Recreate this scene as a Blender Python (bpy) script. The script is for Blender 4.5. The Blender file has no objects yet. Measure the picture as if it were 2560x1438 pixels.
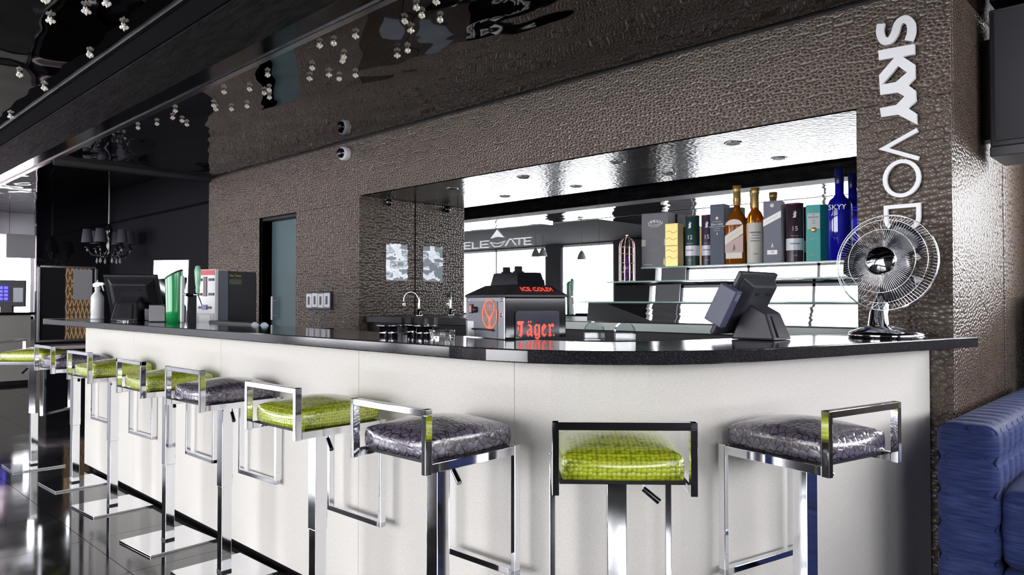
import bpy, bmesh, math, random
from mathutils import Vector, Matrix
random.seed(7)
PI = math.pi
S = bpy.context.scene
COL = S.collection

# ------------------------------------------------------------------ camera
cam_d = bpy.data.cameras.new('camera')
cam_d.sensor_width = 36.0
cam_d.lens = 1823.06 / 2560 * 36.0
cam_d.clip_start = 0.02
cam = bpy.data.objects.new('camera', cam_d)
COL.objects.link(cam)
cam.location = (0, 0, 1.23)
cam.rotation_euler = (math.radians(90 + 1.037), 0, math.radians(90 - 46.013))
S.camera = cam

# ------------------------------------------------------------------ world: bright overcast sky
w = bpy.data.worlds.new('world'); S.world = w
w.use_nodes = True
bg = w.node_tree.nodes['Background']
bg.inputs[0].default_value = (1.0, 0.985, 0.985, 1)
bg.inputs[1].default_value = 9.0

# ------------------------------------------------------------------ colour management, sampling aids
S.view_settings.view_transform = 'Standard'
S.view_settings.look = 'None'
S.view_settings.gamma = 1.0
S.view_settings.use_curve_mapping = False
S.view_settings.exposure = 0.56
try:
    c = S.cycles
    c.max_bounces = 10; c.diffuse_bounces = 4; c.glossy_bounces = 7
    c.transmission_bounces = 8; c.transparent_max_bounces = 12
    c.sample_clamp_indirect = 6.0
    c.caustics_refractive = False
    c.blur_glossy = 0.5
    c.use_denoising = True
except Exception:
    pass

# ================================================================== materials
MATS = {}
def nt(name):
    m = bpy.data.materials.new(name); m.use_nodes = True
    return m, m.node_tree, m.node_tree.nodes['Principled BSDF']
def pbr(name, col, rough=0.5, metal=0.0, ior=1.45, trans=0.0, emit=None, estr=0.0, coat=0.0, alpha=1.0, sheen=0.0):
    if name in MATS: return MATS[name]
    m, t, b = nt(name)
    b.inputs['Base Color'].default_value = (*col, 1)
    b.inputs['Roughness'].default_value = rough
    b.inputs['Metallic'].default_value = metal
    b.inputs['IOR'].default_value = ior
    b.inputs['Transmission Weight'].default_value = trans
    b.inputs['Coat Weight'].default_value = coat
    b.inputs['Coat Roughness'].default_value = 0.05
    b.inputs['Alpha'].default_value = alpha
    b.inputs['Sheen Weight'].default_value = sheen
    if emit:
        b.inputs['Emission Color'].default_value = (*emit, 1)
        b.inputs['Emission Strength'].default_value = estr
    m.diffuse_color = (*col, 1)
    MATS[name] = m
    return m
def node(t, kind, **kw):
    n = t.nodes.new(kind)
    for k, v in kw.items():
        setattr(n, k, v)
    return n
def wallcoord(t, sx, sz, objspace=False):
    """horizontal = x + y, vertical = z, so that the pattern runs on round a corner"""
    if objspace:
        g = node(t, 'ShaderNodeTexCoord'); src = g.outputs['Object']
    else:
        g = node(t, 'ShaderNodeNewGeometry'); src = g.outputs['Position']
    s = node(t, 'ShaderNodeSeparateXYZ'); t.links.new(src, s.inputs[0])
    a = node(t, 'ShaderNodeMath', operation='ADD'); t.links.new(s.outputs[0], a.inputs[0]); t.links.new(s.outputs[1], a.inputs[1])
    m1 = node(t, 'ShaderNodeMath', operation='MULTIPLY'); t.links.new(a.outputs[0], m1.inputs[0]); m1.inputs[1].default_value = sx
    m2 = node(t, 'ShaderNodeMath', operation='MULTIPLY'); t.links.new(s.outputs[2], m2.inputs[0]); m2.inputs[1].default_value = sz
    c = node(t, 'ShaderNodeCombineXYZ'); t.links.new(m1.outputs[0], c.inputs[0]); t.links.new(m2.outputs[0], c.inputs[1])
    return c.outputs[0]
def ramp(t, src, stops):
    r = node(t, 'ShaderNodeValToRGB')
    el = r.color_ramp.elements
    while len(el) < len(stops): el.new(0.5)
    for e, (p, cc) in zip(el, stops):
        e.position = p; e.color = (*cc, 1)
    t.links.new(src, r.inputs[0])
    return r.outputs[0]
def bump(t, b, src, strength, dist):
    n = node(t, 'ShaderNodeBump'); n.inputs['Strength'].default_value = strength; n.inputs['Distance'].default_value = dist
    t.links.new(src, n.inputs['Height']); t.links.new(n.outputs[0], b.inputs['Normal'])
    return n

def leather_mat(name, dark, mid, lite, rough, sx, sz):
    m, t, b = nt(name)
    co = wallcoord(t, sx, sz)
    v = node(t, 'ShaderNodeTexVoronoi', voronoi_dimensions='2D', feature='F1'); v.inputs['Scale'].default_value = 1.0
    v.inputs['Randomness'].default_value = 0.72
    t.links.new(co, v.inputs['Vector'])
    e = node(t, 'ShaderNodeTexVoronoi', voronoi_dimensions='2D', feature='DISTANCE_TO_EDGE'); e.inputs['Scale'].default_value = 1.0
    e.inputs['Randomness'].default_value = 0.72
    t.links.new(co, e.inputs['Vector'])
    colr = ramp(t, v.outputs['Distance'], [(0.0, dark), (0.20, dark), (0.33, lite), (0.47, mid)])
    n = node(t, 'ShaderNodeTexNoise'); n.inputs['Scale'].default_value = 0.16; n.inputs['Detail'].default_value = 4
    t.links.new(co, n.inputs['Vector'])
    mx = node(t, 'ShaderNodeMix', data_type='RGBA', blend_type='MULTIPLY'); mx.inputs[0].default_value = 0.45
    t.links.new(colr, mx.inputs[6]); t.links.new(n.outputs['Fac'], mx.inputs[7])
    t.links.new(mx.outputs[2], b.inputs['Base Color'])
    b.inputs['Roughness'].default_value = rough
    b.inputs['IOR'].default_value = 1.55
    h = ramp(t, v.outputs['Distance'], [(0.0, (0.55,)*3), (0.2, (0.5,)*3), (0.42, (1,)*3), (0.80, (0.35,)*3)])
    bump(t, b, h, 0.75, 0.006)
    MATS[name] = m
    return m
leather_mat('leather', (0.038, 0.026, 0.020), (0.115, 0.084, 0.064), (0.27, 0.205, 0.158), 0.26, 32, 45)

def patent_mat():
    m, t, b = nt('patent')
    g = node(t, 'ShaderNodeNewGeometry')
    v = node(t, 'ShaderNodeTexVoronoi', voronoi_dimensions='3D'); v.inputs['Scale'].default_value = 42
    t.links.new(g.outputs['Position'], v.inputs['Vector'])
    b.inputs['Base Color'].default_value = (0.030, 0.029, 0.026, 1)
    b.inputs['Roughness'].default_value = 0.17; b.inputs['IOR'].default_value = 1.55
    bump(t, b, v.outputs['Distance'], 0.28, 0.004)
    MATS['patent'] = m
patent_mat()

def stretch_mat():
    m, t, b = nt('stretch_ceiling')
    g = node(t, 'ShaderNodeNewGeometry')
    mp = node(t, 'ShaderNodeMapping'); mp.inputs['Scale'].default_value = (1.2, 2.2, 1)
    t.links.new(g.outputs['Position'], mp.inputs[0])
    n = node(t, 'ShaderNodeTexNoise'); n.inputs['Scale'].default_value = 1.5; n.inputs['Detail'].default_value = 1.0
    t.links.new(mp.outputs[0], n.inputs['Vector'])
    b.inputs['Base Color'].default_value = (0.105, 0.10, 0.10, 1)
    b.inputs['Metallic'].default_value = 1.0
    b.inputs['Roughness'].default_value = 0.03
    bump(t, b, n.outputs['Fac'], 0.5, 0.035)
    MATS['stretch'] = m
stretch_mat()

def fabric_mat(name, c1, c2, scale=220, rough=0.85):
    m, t, b = nt(name)
    co = wallcoord(t, scale, scale)
    ck = node(t, 'ShaderNodeTexNoise'); ck.inputs['Scale'].default_value = 1.0; ck.inputs['Detail'].default_value = 2
    t.links.new(co, ck.inputs['Vector'])
    co2 = wallcoord(t, 420, 60)
    n2 = node(t, 'ShaderNodeTexNoise'); n2.inputs['Scale'].default_value = 1.0; n2.inputs['Detail'].default_value = 3
    t.links.new(co2, n2.inputs['Vector'])
    ad = node(t, 'ShaderNodeMath', operation='MULTIPLY_ADD'); ad.inputs[1].default_value = 0.65
    t.links.new(ck.outputs['Fac'], ad.inputs[0])
    sc = node(t, 'ShaderNodeMath', operation='MULTIPLY'); sc.inputs[1].default_value = 0.35
    t.links.new(n2.outputs['Fac'], sc.inputs[0]); t.links.new(sc.outputs[0], ad.inputs[2])
    t.links.new(ramp(t, ad.outputs[0], [(0.3, c1), (0.7, c2)]), b.inputs['Base Color'])
    b.inputs['Roughness'].default_value = rough
    b.inputs['IOR'].default_value = 1.3
    bump(t, b, ck.outputs['Fac'], 0.25, 0.0015)
    MATS[name] = m
fabric_mat('linen', (0.68, 0.65, 0.60), (0.86, 0.835, 0.795))
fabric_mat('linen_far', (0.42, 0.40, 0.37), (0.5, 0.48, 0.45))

def granite_mat():
    m, t, b = nt('granite')
    g = node(t, 'ShaderNodeNewGeometry')
    n = node(t, 'ShaderNodeTexNoise'); n.inputs['Scale'].default_value = 300; n.inputs['Detail'].default_value = 3
    t.links.new(g.outputs['Position'], n.inputs['Vector'])
    t.links.new(ramp(t, n.outputs['Fac'], [(0.5, (0.012, 0.012, 0.015)), (0.72, (0.05, 0.05, 0.06)), (0.8, (0.25, 0.25, 0.27))]), b.inputs['Base Color'])
    b.inputs['Roughness'].default_value = 0.09; b.inputs['IOR'].default_value = 1.6
    MATS['granite'] = m
granite_mat()

def tile_mat():
    m, t, b = nt('tile')
    g = node(t, 'ShaderNodeNewGeometry')
    n = node(t, 'ShaderNodeTexNoise'); n.inputs['Scale'].default_value = 3; n.inputs['Detail'].default_value = 5
    t.links.new(g.outputs['Position'], n.inputs['Vector'])
    t.links.new(ramp(t, n.outputs['Fac'], [(0.3, (0.012, 0.012, 0.014)), (0.75, (0.028, 0.027, 0.028))]), b.inputs['Base Color'])
    t.links.new(ramp(t, n.outputs['Fac'], [(0.35, (0.05,)*3), (0.8, (0.13,)*3)]), b.inputs['Roughness'])
    b.inputs['IOR'].default_value = 1.7
    MATS['tile'] = m
tile_mat()

def seat_mat(name, kind):
    m, t, b = nt(name)
    tc = node(t, 'ShaderNodeTexCoord')
    mp = node(t, 'ShaderNodeMapping')
    t.links.new(tc.outputs['Object'], mp.inputs[0])
    if kind == 'croc':
        mp.inputs['Scale'].default_value = (84, 100, 92)
        v = node(t, 'ShaderNodeTexVoronoi', feature='F1'); v.inputs['Scale'].default_value = 1; v.inputs['Randomness'].default_value = 0.35
        t.links.new(mp.outputs[0], v.inputs['Vector'])
        t.links.new(ramp(t, v.outputs['Distance'], [(0.0, (0.60, 0.68, 0.04)), (0.45, (0.50, 0.58, 0.025)), (0.72, (0.20, 0.235, 0.010))]), b.inputs['Base Color'])
        h = ramp(t, v.outputs['Distance'], [(0.1, (1,)*3), (0.7, (0,)*3)])
        bump(t, b, h, 0.55, 0.004)
        b.inputs['Roughness'].default_value = 0.24
    else:
        mp.inputs['Scale'].default_value = (44, 44, 44)
        v = node(t, 'ShaderNodeTexVoronoi', feature='DISTANCE_TO_EDGE'); v.inputs['Scale'].default_value = 1
        t.links.new(mp.outputs[0], v.inputs['Vector'])
        t.links.new(ramp(t, v.outputs['Distance'], [(0.0, (0.018, 0.012, 0.022)), (0.035, (0.03, 0.022, 0.036)), (0.09, (0.15, 0.125, 0.175))]), b.inputs['Base Color'])
        h = ramp(t, v.outputs['Distance'], [(0.0, (0,)*3), (0.18, (1,)*3)])
        bump(t, b, h, 0.35, 0.003)
        b.inputs['Roughness'].default_value = 0.2
    b.inputs['IOR'].default_value = 1.6
    b.inputs['Coat Weight'].default_value = 0.8; b.inputs['Coat Roughness'].default_value = 0.16; b.inputs['Coat IOR'].default_value = 1.7
    MATS[name] = m
seat_mat('lime_croc', 'croc'); seat_mat('purple_croc', 'crackle')

def velvet_mat():
    m, t, b = nt('blue_velvet')
    tc = node(t, 'ShaderNodeTexCoord')
    mp = node(t, 'ShaderNodeMapping'); mp.inputs['Scale'].default_value = (8, 8, 90)
    t.links.new(tc.outputs['Object'], mp.inputs[0])
    n = node(t, 'ShaderNodeTexNoise'); n.inputs['Scale'].default_value = 1.5; n.inputs['Detail'].default_value = 4
    t.links.new(mp.outputs[0], n.inputs['Vector'])
    t.links.new(ramp(t, n.outputs['Fac'], [(0.3, (0.015, 0.023, 0.092)), (0.7, (0.044, 0.066, 0.205))]), b.inputs['Base Color'])
    b.inputs['Roughness'].default_value = 0.6; b.inputs['IOR'].default_value = 1.25; b.inputs['Sheen Weight'].default_value = 0.06
    bump(t, b, n.outputs['Fac'], 0.3, 0.004)
    MATS['velvet'] = m
velvet_mat()

def beam_mat():
    m, t, b = nt('rough_black')
    g = node(t, 'ShaderNodeNewGeometry')
    mp = node(t, 'ShaderNodeMapping'); mp.inputs['Scale'].default_value = (2.2, 9, 9)
    t.links.new(g.outputs['Position'], mp.inputs[0])
    n = node(t, 'ShaderNodeTexNoise'); n.inputs['Scale'].default_value = 2.4; n.inputs['Detail'].default_value = 8; n.inputs['Roughness'].default_value = 0.7
    t.links.new(mp.outputs[0], n.inputs['Vector'])
    t.links.new(ramp(t, n.outputs['Fac'], [(0.42, (0.008, 0.008, 0.009)), (0.78, (0.05, 0.048, 0.047))]), b.inputs['Base Color'])
    b.inputs['Roughness'].default_value = 0.55; b.inputs['IOR'].default_value = 1.22
    bump(t, b, n.outputs['Fac'], 0.8, 0.02)
    MATS['rough_black'] = m
beam_mat()

chrome = pbr('chrome', (0.86, 0.87, 0.90), 0.06, 1.0)
steel = pbr('steel', (0.62, 0.63, 0.65), 0.22, 1.0)
mirror = pbr('mirror', (0.90, 0.92, 0.93), 0.0, 1.0)
black = pbr('black_paint', (0.012, 0.012, 0.014), 0.5)
blackgloss = pbr('black_gloss', (0.010, 0.010, 0.014), 0.07, ior=1.7)
blackplastic = pbr('black_plastic', (0.022, 0.022, 0.027), 0.38)
bluegrey = pbr('blue_grey_plastic', (0.075, 0.08, 0.135), 0.4)
darkwall = pbr('dark_wall', (0.012, 0.012, 0.016), 0.75, ior=1.2)
matteblack = pbr('matte_black', (0.006, 0.006, 0.007), 0.9, ior=1.1)
white = pbr('white_plastic', (0.82, 0.83, 0.85), 0.35)
whitewall = pbr('white_wall', (0.75, 0.76, 0.8), 0.6)
letterw = pbr('white_letter', (0.92, 0.92, 0.94), 0.3)
paper = pbr('paper', (0.62, 0.64, 0.72), 0.35)
clear = pbr('clear_glass', (0.95, 0.97, 0.97), 0.02, trans=1.0, ior=1.45)
greenedge = pbr('green_glass_edge', (0.45, 0.66, 0.60), 0.1, trans=0.35)
red = pbr('red_glow_print', (0.85, 0.07, 0.04), 0.4, emit=(1.0, 0.10, 0.06), estr=0.35)  # glow put into the print, panel letters and lid slogan alike
orange = pbr('orange_glow_print', (0.85, 0.16, 0.07), 0.4, emit=(1.0, 0.22, 0.10), estr=0.25)  # emblem print given a faint glow, though it is no lamp
gold = pbr('gold_foil', (0.52, 0.35, 0.13), 0.42, 0.7)
rosegold = pbr('rose_gold', (0.80, 0.50, 0.42), 0.15, 1.0)
teal_door = pbr('teal_door', (0.10, 0.15, 0.165), 0.4)
green = pbr('green_enamel', (0.015, 0.30, 0.085), 0.2, coat=0.5)
redtop = pbr('red_enamel', (0.55, 0.02, 0.03), 0.3)

def thin_glass(name, tint=(1, 1, 1), gloss=0.10):
    m = bpy.data.materials.new(name); m.use_nodes = True
    t = m.node_tree; t.nodes.clear()
    o = node(t, 'ShaderNodeOutputMaterial')
    tr = node(t, 'ShaderNodeBsdfTransparent'); tr.inputs[0].default_value = (*tint, 1)
    gl = node(t, 'ShaderNodeBsdfGlossy'); gl.inputs['Roughness'].default_value = 0.01
    mx = node(t, 'ShaderNodeMixShader')
    lw = node(t, 'ShaderNodeLayerWeight'); lw.inputs[0].default_value = 0.5
    pw = node(t, 'ShaderNodeMath', operation='POWER'); pw.inputs[1].default_value = 5.0
    t.links.new(lw.outputs['Facing'], pw.inputs[0])
    ad = node(t, 'ShaderNodeMath', operation='ADD'); ad.inputs[1].default_value = 0.03 + gloss; ad.use_clamp = True
    t.links.new(pw.outputs[0], ad.inputs[0])
    t.links.new(ad.outputs[0], mx.inputs[0]); t.links.new(tr.outputs[0], mx.inputs[1]); t.links.new(gl.outputs[0], mx.inputs[2])
    t.links.new(mx.outputs[0], o.inputs[0])
    MATS[name] = m
    return m
pane = thin_glass('window_pane', (0.97, 0.98, 1.0), 0.0)
thinclear = thin_glass('thin_clear', (0.93, 0.96, 0.96), 0.06)
blueglass = pbr('blue_glass', (0.012, 0.012, 0.50), 0.04, trans=0.35, ior=1.5, coat=0.6)
amber = pbr('amber_spirit', (0.80, 0.22, 0.015), 0.03, trans=0.75, ior=1.36)

# ================================================================== mesh helpers
class MB:
    def __init__(s): s.v = []; s.f = []; s.sm = []
    def add(s, vs, fs, M=None, smooth=False):
        o = len(s.v)
        for p in vs:
            p = Vector(p)
            s.v.append(M @ p if M is not None else p)
        for f in fs:
            s.f.append([i + o for i in f]); s.sm.append(smooth)
        return s
    def box(s, x0, x1, y0, y1, z0, z1, M=None):
        vs = [(x, y, z) for z in (z0, z1) for y in (y0, y1) for x in (x0, x1)]
        return s.add(vs, [(0, 2, 3, 1), (4, 5, 7, 6), (0, 1, 5, 4), (2, 6, 7, 3), (0, 4, 6, 2), (1, 3, 7, 5)], M)
    def cyl(s, p0, p1, r0, r1=None, n=16, caps=True, smooth=True):
        r1 = r0 if r1 is None else r1
        p0 = Vector(p0); p1 = Vector(p1); d = (p1 - p0).normalized()
        a = d.orthogonal().normalized(); b = d.cross(a)
        vs = []
        for p, r in ((p0, r0), (p1, r1)):
            for i in range(n):
                t = 2 * PI * i / n
                vs.append(p + (a * math.cos(t) + b * math.sin(t)) * r)
        fs = [(i, (i + 1) % n, n + (i + 1) % n, n + i) for i in range(n)]
        s.add(vs, fs, None, smooth)
        if caps:
            s.add(vs[:n], [tuple(range(n - 1, -1, -1))]); s.add(vs[n:], [tuple(range(n))])
        return s
    def lathe(s, prof, M=None, n=24, smooth=True, sx=1.0, sy=1.0):
        vs = []; fs = []
        for r, z in prof:
            for i in range(n):
                t = 2 * PI * i / n
                vs.append((r * math.cos(t) * sx, r * math.sin(t) * sy, z))
        for k in range(len(prof) - 1):
            for i in range(n):
                j = (i + 1) % n
                fs.append((k * n + i, k * n + j, (k + 1) * n + j, (k + 1) * n + i))
        s.add(vs, fs, M, smooth)
        if prof[0][0] > 1e-5: s.add(vs[:n], [tuple(range(n - 1, -1, -1))], M)
        if prof[-1][0] > 1e-5: s.add(vs[-n:], [tuple(range(n))], M)
        return s
    def tube(s, path, r, n=8, closed=False, M=None, rs=None):
        P = [Vector(p) for p in path]; m = len(P)
        vs = []; fs = []; up = None
        for k in range(m):
            if closed: d = P[(k + 1) % m] - P[k - 1]
            else: d = P[min(k + 1, m - 1)] - P[max(k - 1, 0)]
            d.normalize()
            if up is None: up = d.orthogonal().normalized()
            up = (up - d * up.dot(d))
            if up.length < 1e-6: up = d.orthogonal()
            up.normalize(); b = d.cross(up)
            rr = rs[k] if rs else r
            for i in range(n):
                t = 2 * PI * i / n
                vs.append(P[k] + (up * math.cos(t) + b * math.sin(t)) * rr)
        for k in range(m if closed else m - 1):
            k2 = (k + 1) % m
            for i in range(n):
                j = (i + 1) % n
                fs.append((k * n + i, k * n + j, k2 * n + j, k2 * n + i))
        s.add(vs, fs, M, True)
        if not closed:
            s.add(vs[:n], [tuple(range(n - 1, -1, -1))], M); s.add(vs[-n:], [tuple(range(n))], M)
        return s
    def prism(s, poly, z0, z1, M=None):
        n = len(poly)
        ar = sum(poly[i][0] * poly[(i + 1) % n][1] - poly[(i + 1) % n][0] * poly[i][1] for i in range(n))
        if ar < 0: poly = poly[::-1]
        vs = [(x, y, z0) for x, y in poly] + [(x, y, z1) for x, y in poly]
        fs = [tuple(range(n - 1, -1, -1)), tuple(range(n, 2 * n))]
        fs += [(i, (i + 1) % n, n + (i + 1) % n, n + i) for i in range(n)]
        return s.add(vs, fs, M)
    def stroke(s, path, w, z0, z1, M=None, closed=False):
        """flat ribbon of width w along a 2D path, given thickness z0..z1"""
        m = len(path); L = []; R = []
        for k in range(m):
            if closed: a = path[k - 1]; c = path[(k + 1) % m]
            else: a = path[max(k - 1, 0)]; c = path[min(k + 1, m - 1)]
            p = path[k]
            d1 = Vector((p[0] - a[0], p[1] - a[1])); d2 = Vector((c[0] - p[0], c[1] - p[1]))
            if d1.length < 1e-9: d1 = d2
            if d2.length < 1e-9: d2 = d1
            d1.normalize(); d2.normalize()
            t = d1 + d2
            if t.length < 1e-6: t = d1.copy()
            t.normalize()
            nn = Vector((-t.y, t.x)); q = max(0.45, nn.dot(Vector((-d1.y, d1.x))))
            h = (w[k] if isinstance(w, (list, tuple)) else w) / 2 / q
            L.append((p[0] + nn.x * h, p[1] + nn.y * h)); R.append((p[0] - nn.x * h, p[1] - nn.y * h))
        vs = [(*q, z0) for q in L] + [(*q, z0) for q in R] + [(*q, z1) for q in L] + [(*q, z1) for q in R]
        fs = []
        for k in range(m if closed else m - 1):
            j = (k + 1) % m
            fs += [(k, j, m + j, m + k), (2 * m + k, 3 * m + k, 3 * m + j, 2 * m + j), (k, 2 * m + k, 2 * m + j, j), (m + k, m + j, 3 * m + j, 3 * m + k)]
        if not closed:
            fs += [(0, m, 3 * m, 2 * m), (m - 1, 3 * m - 1, 4 * m - 1, 2 * m - 1)] if False else [(0, m, 3 * m, 2 * m), (m - 1, 3 * m - 1, 4 * m - 1, 2 * m - 1)]
        return s.add(vs, fs, M)
    def mesh(s, name):
        me = bpy.data.meshes.new(name)
        me.from_pydata([tuple(v) for v in s.v], [], s.f)
        me.polygons.foreach_set('use_smooth', s.sm)
        me.update()
        bm = bmesh.new(); bm.from_mesh(me)
        bmesh.ops.recalc_face_normals(bm, faces=bm.faces)
        bm.to_mesh(me); bm.free()
        return me
    def build(s, name, mat, parent=None, bevel=0.0, seg=2):
        me = s.mesh(name)
        return link(name, me, mat, parent, bevel, seg)

def link(name, me, mat, parent=None, bevel=0.0, seg=2):
    if isinstance(mat, str): mat = MATS[mat]
    if not me.materials: me.materials.append(mat)
    o = bpy.data.objects.new(name, me)
    COL.objects.link(o)
    if parent is not None: o.parent = parent
    if bevel:
        b = o.modifiers.new('bevel', 'BEVEL'); b.width = bevel; b.segments = seg; b.limit_method = 'ANGLE'; b.angle_limit = 0.7
    return o
def thing(name, label, cat, loc=(0, 0, 0), rotz=0.0, group=None):
    o = bpy.data.objects.new(name, None); COL.objects.link(o)
    o.empty_display_size = 0.05
    o.location = loc; o.rotation_euler = (0, 0, rotz)
    return tag(o, label, cat, group)
def tag(o, label, cat, group=None):
    o['label'] = label; o['category'] = cat
    if group: o['group'] = group
    return o
def struct(o):
    o['kind'] = 'structure'
    return o
def sempty(name):
    o = bpy.data.objects.new(name, None); COL.objects.link(o); o.empty_display_size = 0.05
    return struct(o)
def frame(origin, xd, yd):
    x = Vector(xd).normalized(); y = Vector(yd).normalized(); z = x.cross(y)
    M = Matrix((x, y, z)).transposed().to_4x4(); M.translation = Vector(origin)
    return M
def text_part(body, size, M, mat, parent, name='lettering', depth=0.0006, align='CENTER', xs=1.0):
    cu = bpy.data.curves.new(name, 'FONT'); cu.body = body; cu.size = size; cu.resolution_u = 2
    cu.extrude = depth; cu.align_x = align; cu.align_y = 'CENTER'
    ob = bpy.data.objects.new(name, cu); COL.objects.link(ob)
    dg = bpy.context.evaluated_depsgraph_get()
    me = bpy.data.meshes.new_from_object(ob.evaluated_get(dg))
    bpy.data.objects.remove(ob); bpy.data.curves.remove(cu)
    me.transform(M @ Matrix.Diagonal((xs, 1, 1, 1)))
    me.materials.clear()
    return link(name, me, mat, parent)
def arc(cx, cy, rx, ry, a0, a1, n):
    return [(cx + rx * math.cos(math.radians(a0 + (a1 - a0) * i / n)), cy + ry * math.sin(math.radians(a0 + (a1 - a0) * i / n))) for i in range(n + 1)]

# ================================================================== the room
ZC = 2.52          # ceiling
YW = 3.30          # bar wall
YM = 3.857         # mirror plane in the niche
XN = -4.859        # left side of the niche

# ---- floor: tiles over a dark bed
floor = struct(MB().box(-15.2, 5.0, -5.2, 5.0, -0.06, -0.012).build('floor', black))
tm = MB().box(-0.3110, 0.3110, -0.3110, 0.3110, -0.012, 0.0).mesh('tile'); tm.materials.append(MATS['tile'])
TX = -3.5555; TY = 1.19
for i in range(-14, 8):
    for j in range(-8, 5):
        x = TX + 0.625 * (i + 0.5); y = TY + 0.625 * (j + 0.5)
        o = bpy.data.objects.new('tile', tm); COL.objects.link(o); o.location = (x, y, 0); o.parent = floor
    # 22 x 13 = 286 tiles
o = MB().box(-15.2, -12.31, -5.2, 5.0, -0.012, 0.0).box(1.45, 5.0, -5.2, 5.0, -0.012, 0.0).box(-12.31, 1.45, -5.2, -3.82, -0.012, 0).box(-12.31, 1.45, 4.32, 5.0, -0.012, 0).build('distant_tiling', MATS['tile'], floor)

# ---- ceiling: glossy stretch panels with a rough black beam between them
ceil = struct(MB().box(-15.2, 5.0, -5.2, 5.0, 2.92, 3.0).build('ceiling', black))
def cpart(x0, x1, y0, y1, z0, z1, name, mat, **k):
    return MB().box(x0, x1, y0, y1, z0, z1).build(name, mat, ceil, **k)
cpart(-7.58, 5.0, 1.87, 4.9, ZC, ZC + 0.03, 'stretch_panel', MATS['stretch'])
ZB = 2.374         # the ceiling strip beyond the beam hangs lower
cpart(-15.0, 5.0, -0.40, 1.122, ZB, ZB + 0.03, 'stretch_panel', MATS['stretch'])
cpart(-15.0, 5.0, -0.42, -0.40, ZB - 0.004, ZC + 0.03, 'step_face', black)
cpart(-7.0, 5.0, -5.1, -0.42, ZC, ZC + 0.03, 'stretch_panel', MATS['stretch'])
cpart(-15.0, -7.0, -5.1, -0.42, ZC, ZC + 0.03, 'matte_panel', matteblack)
cpart(-15.0, -7.64, 1.87, 4.2, 2.75, 2.78, 'stretch_panel', MATS['stretch'])
cpart(-7.66, -7.58, 1.87, 3.62, ZC - 0.045, 2.92, 'fascia', black, bevel=0.004)
cpart(-15.0, 5.0, 1.130, 1.39, 2.27, 2.40, 'beam', MATS['rough_black'], bevel=0.006)
cpart(-15.0, 5.0, 1.122, 1.130, 2.272, 2.40, 'beam_side', matteblack)
cpart(-15.0, 5.0, 0.95, 1.83, ZC - 0.005, ZC + 0.03, 'plain_strip', pbr('dim_gloss', (0.045, 0.043, 0.043), 0.12, 1.0))
cpart(-15.0, 5.0, 1.83, 1.872, ZC - 0.016, ZC + 0.03, 'edge_trim', steel, bevel=0.003)
cpart(-15.0, 5.0, 1.10, 1.122, ZB - 0.012, ZB + 0.03, 'edge_trim', black, bevel=0.003)

# ---- bar wall with embossed leather panels
wb = struct(MB().box(-7.63, -6.516, YW + 0.03, YW + 0.2, 0, ZC).box(-6.516, -5.837, YW + 0.03, YW + 0.2, 2.005, ZC)
            .box(-5.837, XN - 0.05, YW + 0.03, YW + 0.2, 0, ZC).box(XN, -1.113, YW + 0.03, YW + 0.2, 2.09, ZC)
            .build('wall_back', black))
LEA = MATS['leather']
def lpanel(x0, x1, z0, z1, y0=YW, y1=YW + 0.03, bev=0.004, name='leather_panel', parent=wb):
    return MB().box(x0, x1, y0, y1, z0, z1).build(name, LEA, parent, bevel=bev, seg=3)
lpanel(-7.63, -6.516, 0, 2.012); lpanel(-7.63, -4.882, 2.012, ZC - 0.012)
lpanel(-5.837, -4.882, 0, 2.012)
lpanel(-4.882, -0.750, 2.062, ZC - 0.012)
lpanel(-1.113, -0.750, 0, 2.062)
# dark shadow gap under the ceiling
MB().box(-7.63, -0.75, YW + 0.006, YW + 0.03, ZC - 0.012, ZC).build('shadow_gap', black, wb)
# pillar core and niche sides
nl = struct(MB().box(XN - 0.05, XN - 0.028, YW + 0.03, YM + 0.1, 0, 2.2).build('wall_niche', black))
MB().box(XN - 0.028, XN, YW - 0.004, YM - 0.004, 0, 2.062).build('leather_panel', LEA, nl, bevel=0.006, seg=3)
pil = struct(MB().box(-1.113, -0.785, YW + 0.03, 4.9, 0, ZC).build('wall_pillar', black))
MB().box(-0.785, -0.750, YW + 0.03, 4.262, 0, ZC).build('leather_panel', LEA, pil, bevel=0.007, seg=3)
MB().box(-0.770, -0.752, 4.262, 4.285, 0, ZC).build('joint_strip', blackgloss, pil)
MB().box(-0.785, -0.750, 4.285, 4.9, 0, ZC).build('leather_panel', LEA, pil, bevel=0.007, seg=3)
# niche soffit
sof = struct(MB().box(XN, -1.113, YW + 0.03, YM + 0.1, 2.075, 2.09).build('trim_1', black))
MB().box(XN, -1.115, YW + 0.004, YM, 2.062, 2.075).build('patent_panel', MATS['patent'], sof)
# mirror
mw = struct(MB().box(XN - 0.03, -1.0, YM + 0.008, YM + 0.1, 0, 2.2).build('wall_mirror', black))
MB().box(XN, -2.927, YM, YM + 0.008, 0.85, 2.062).build('mirror_pane', mirror, mw)
MB().box(-2.925, -1.113, YM, YM + 0.008, 0.85, 2.062).build('mirror_pane', mirror, mw)
# wall behind the sofa at the right


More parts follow.
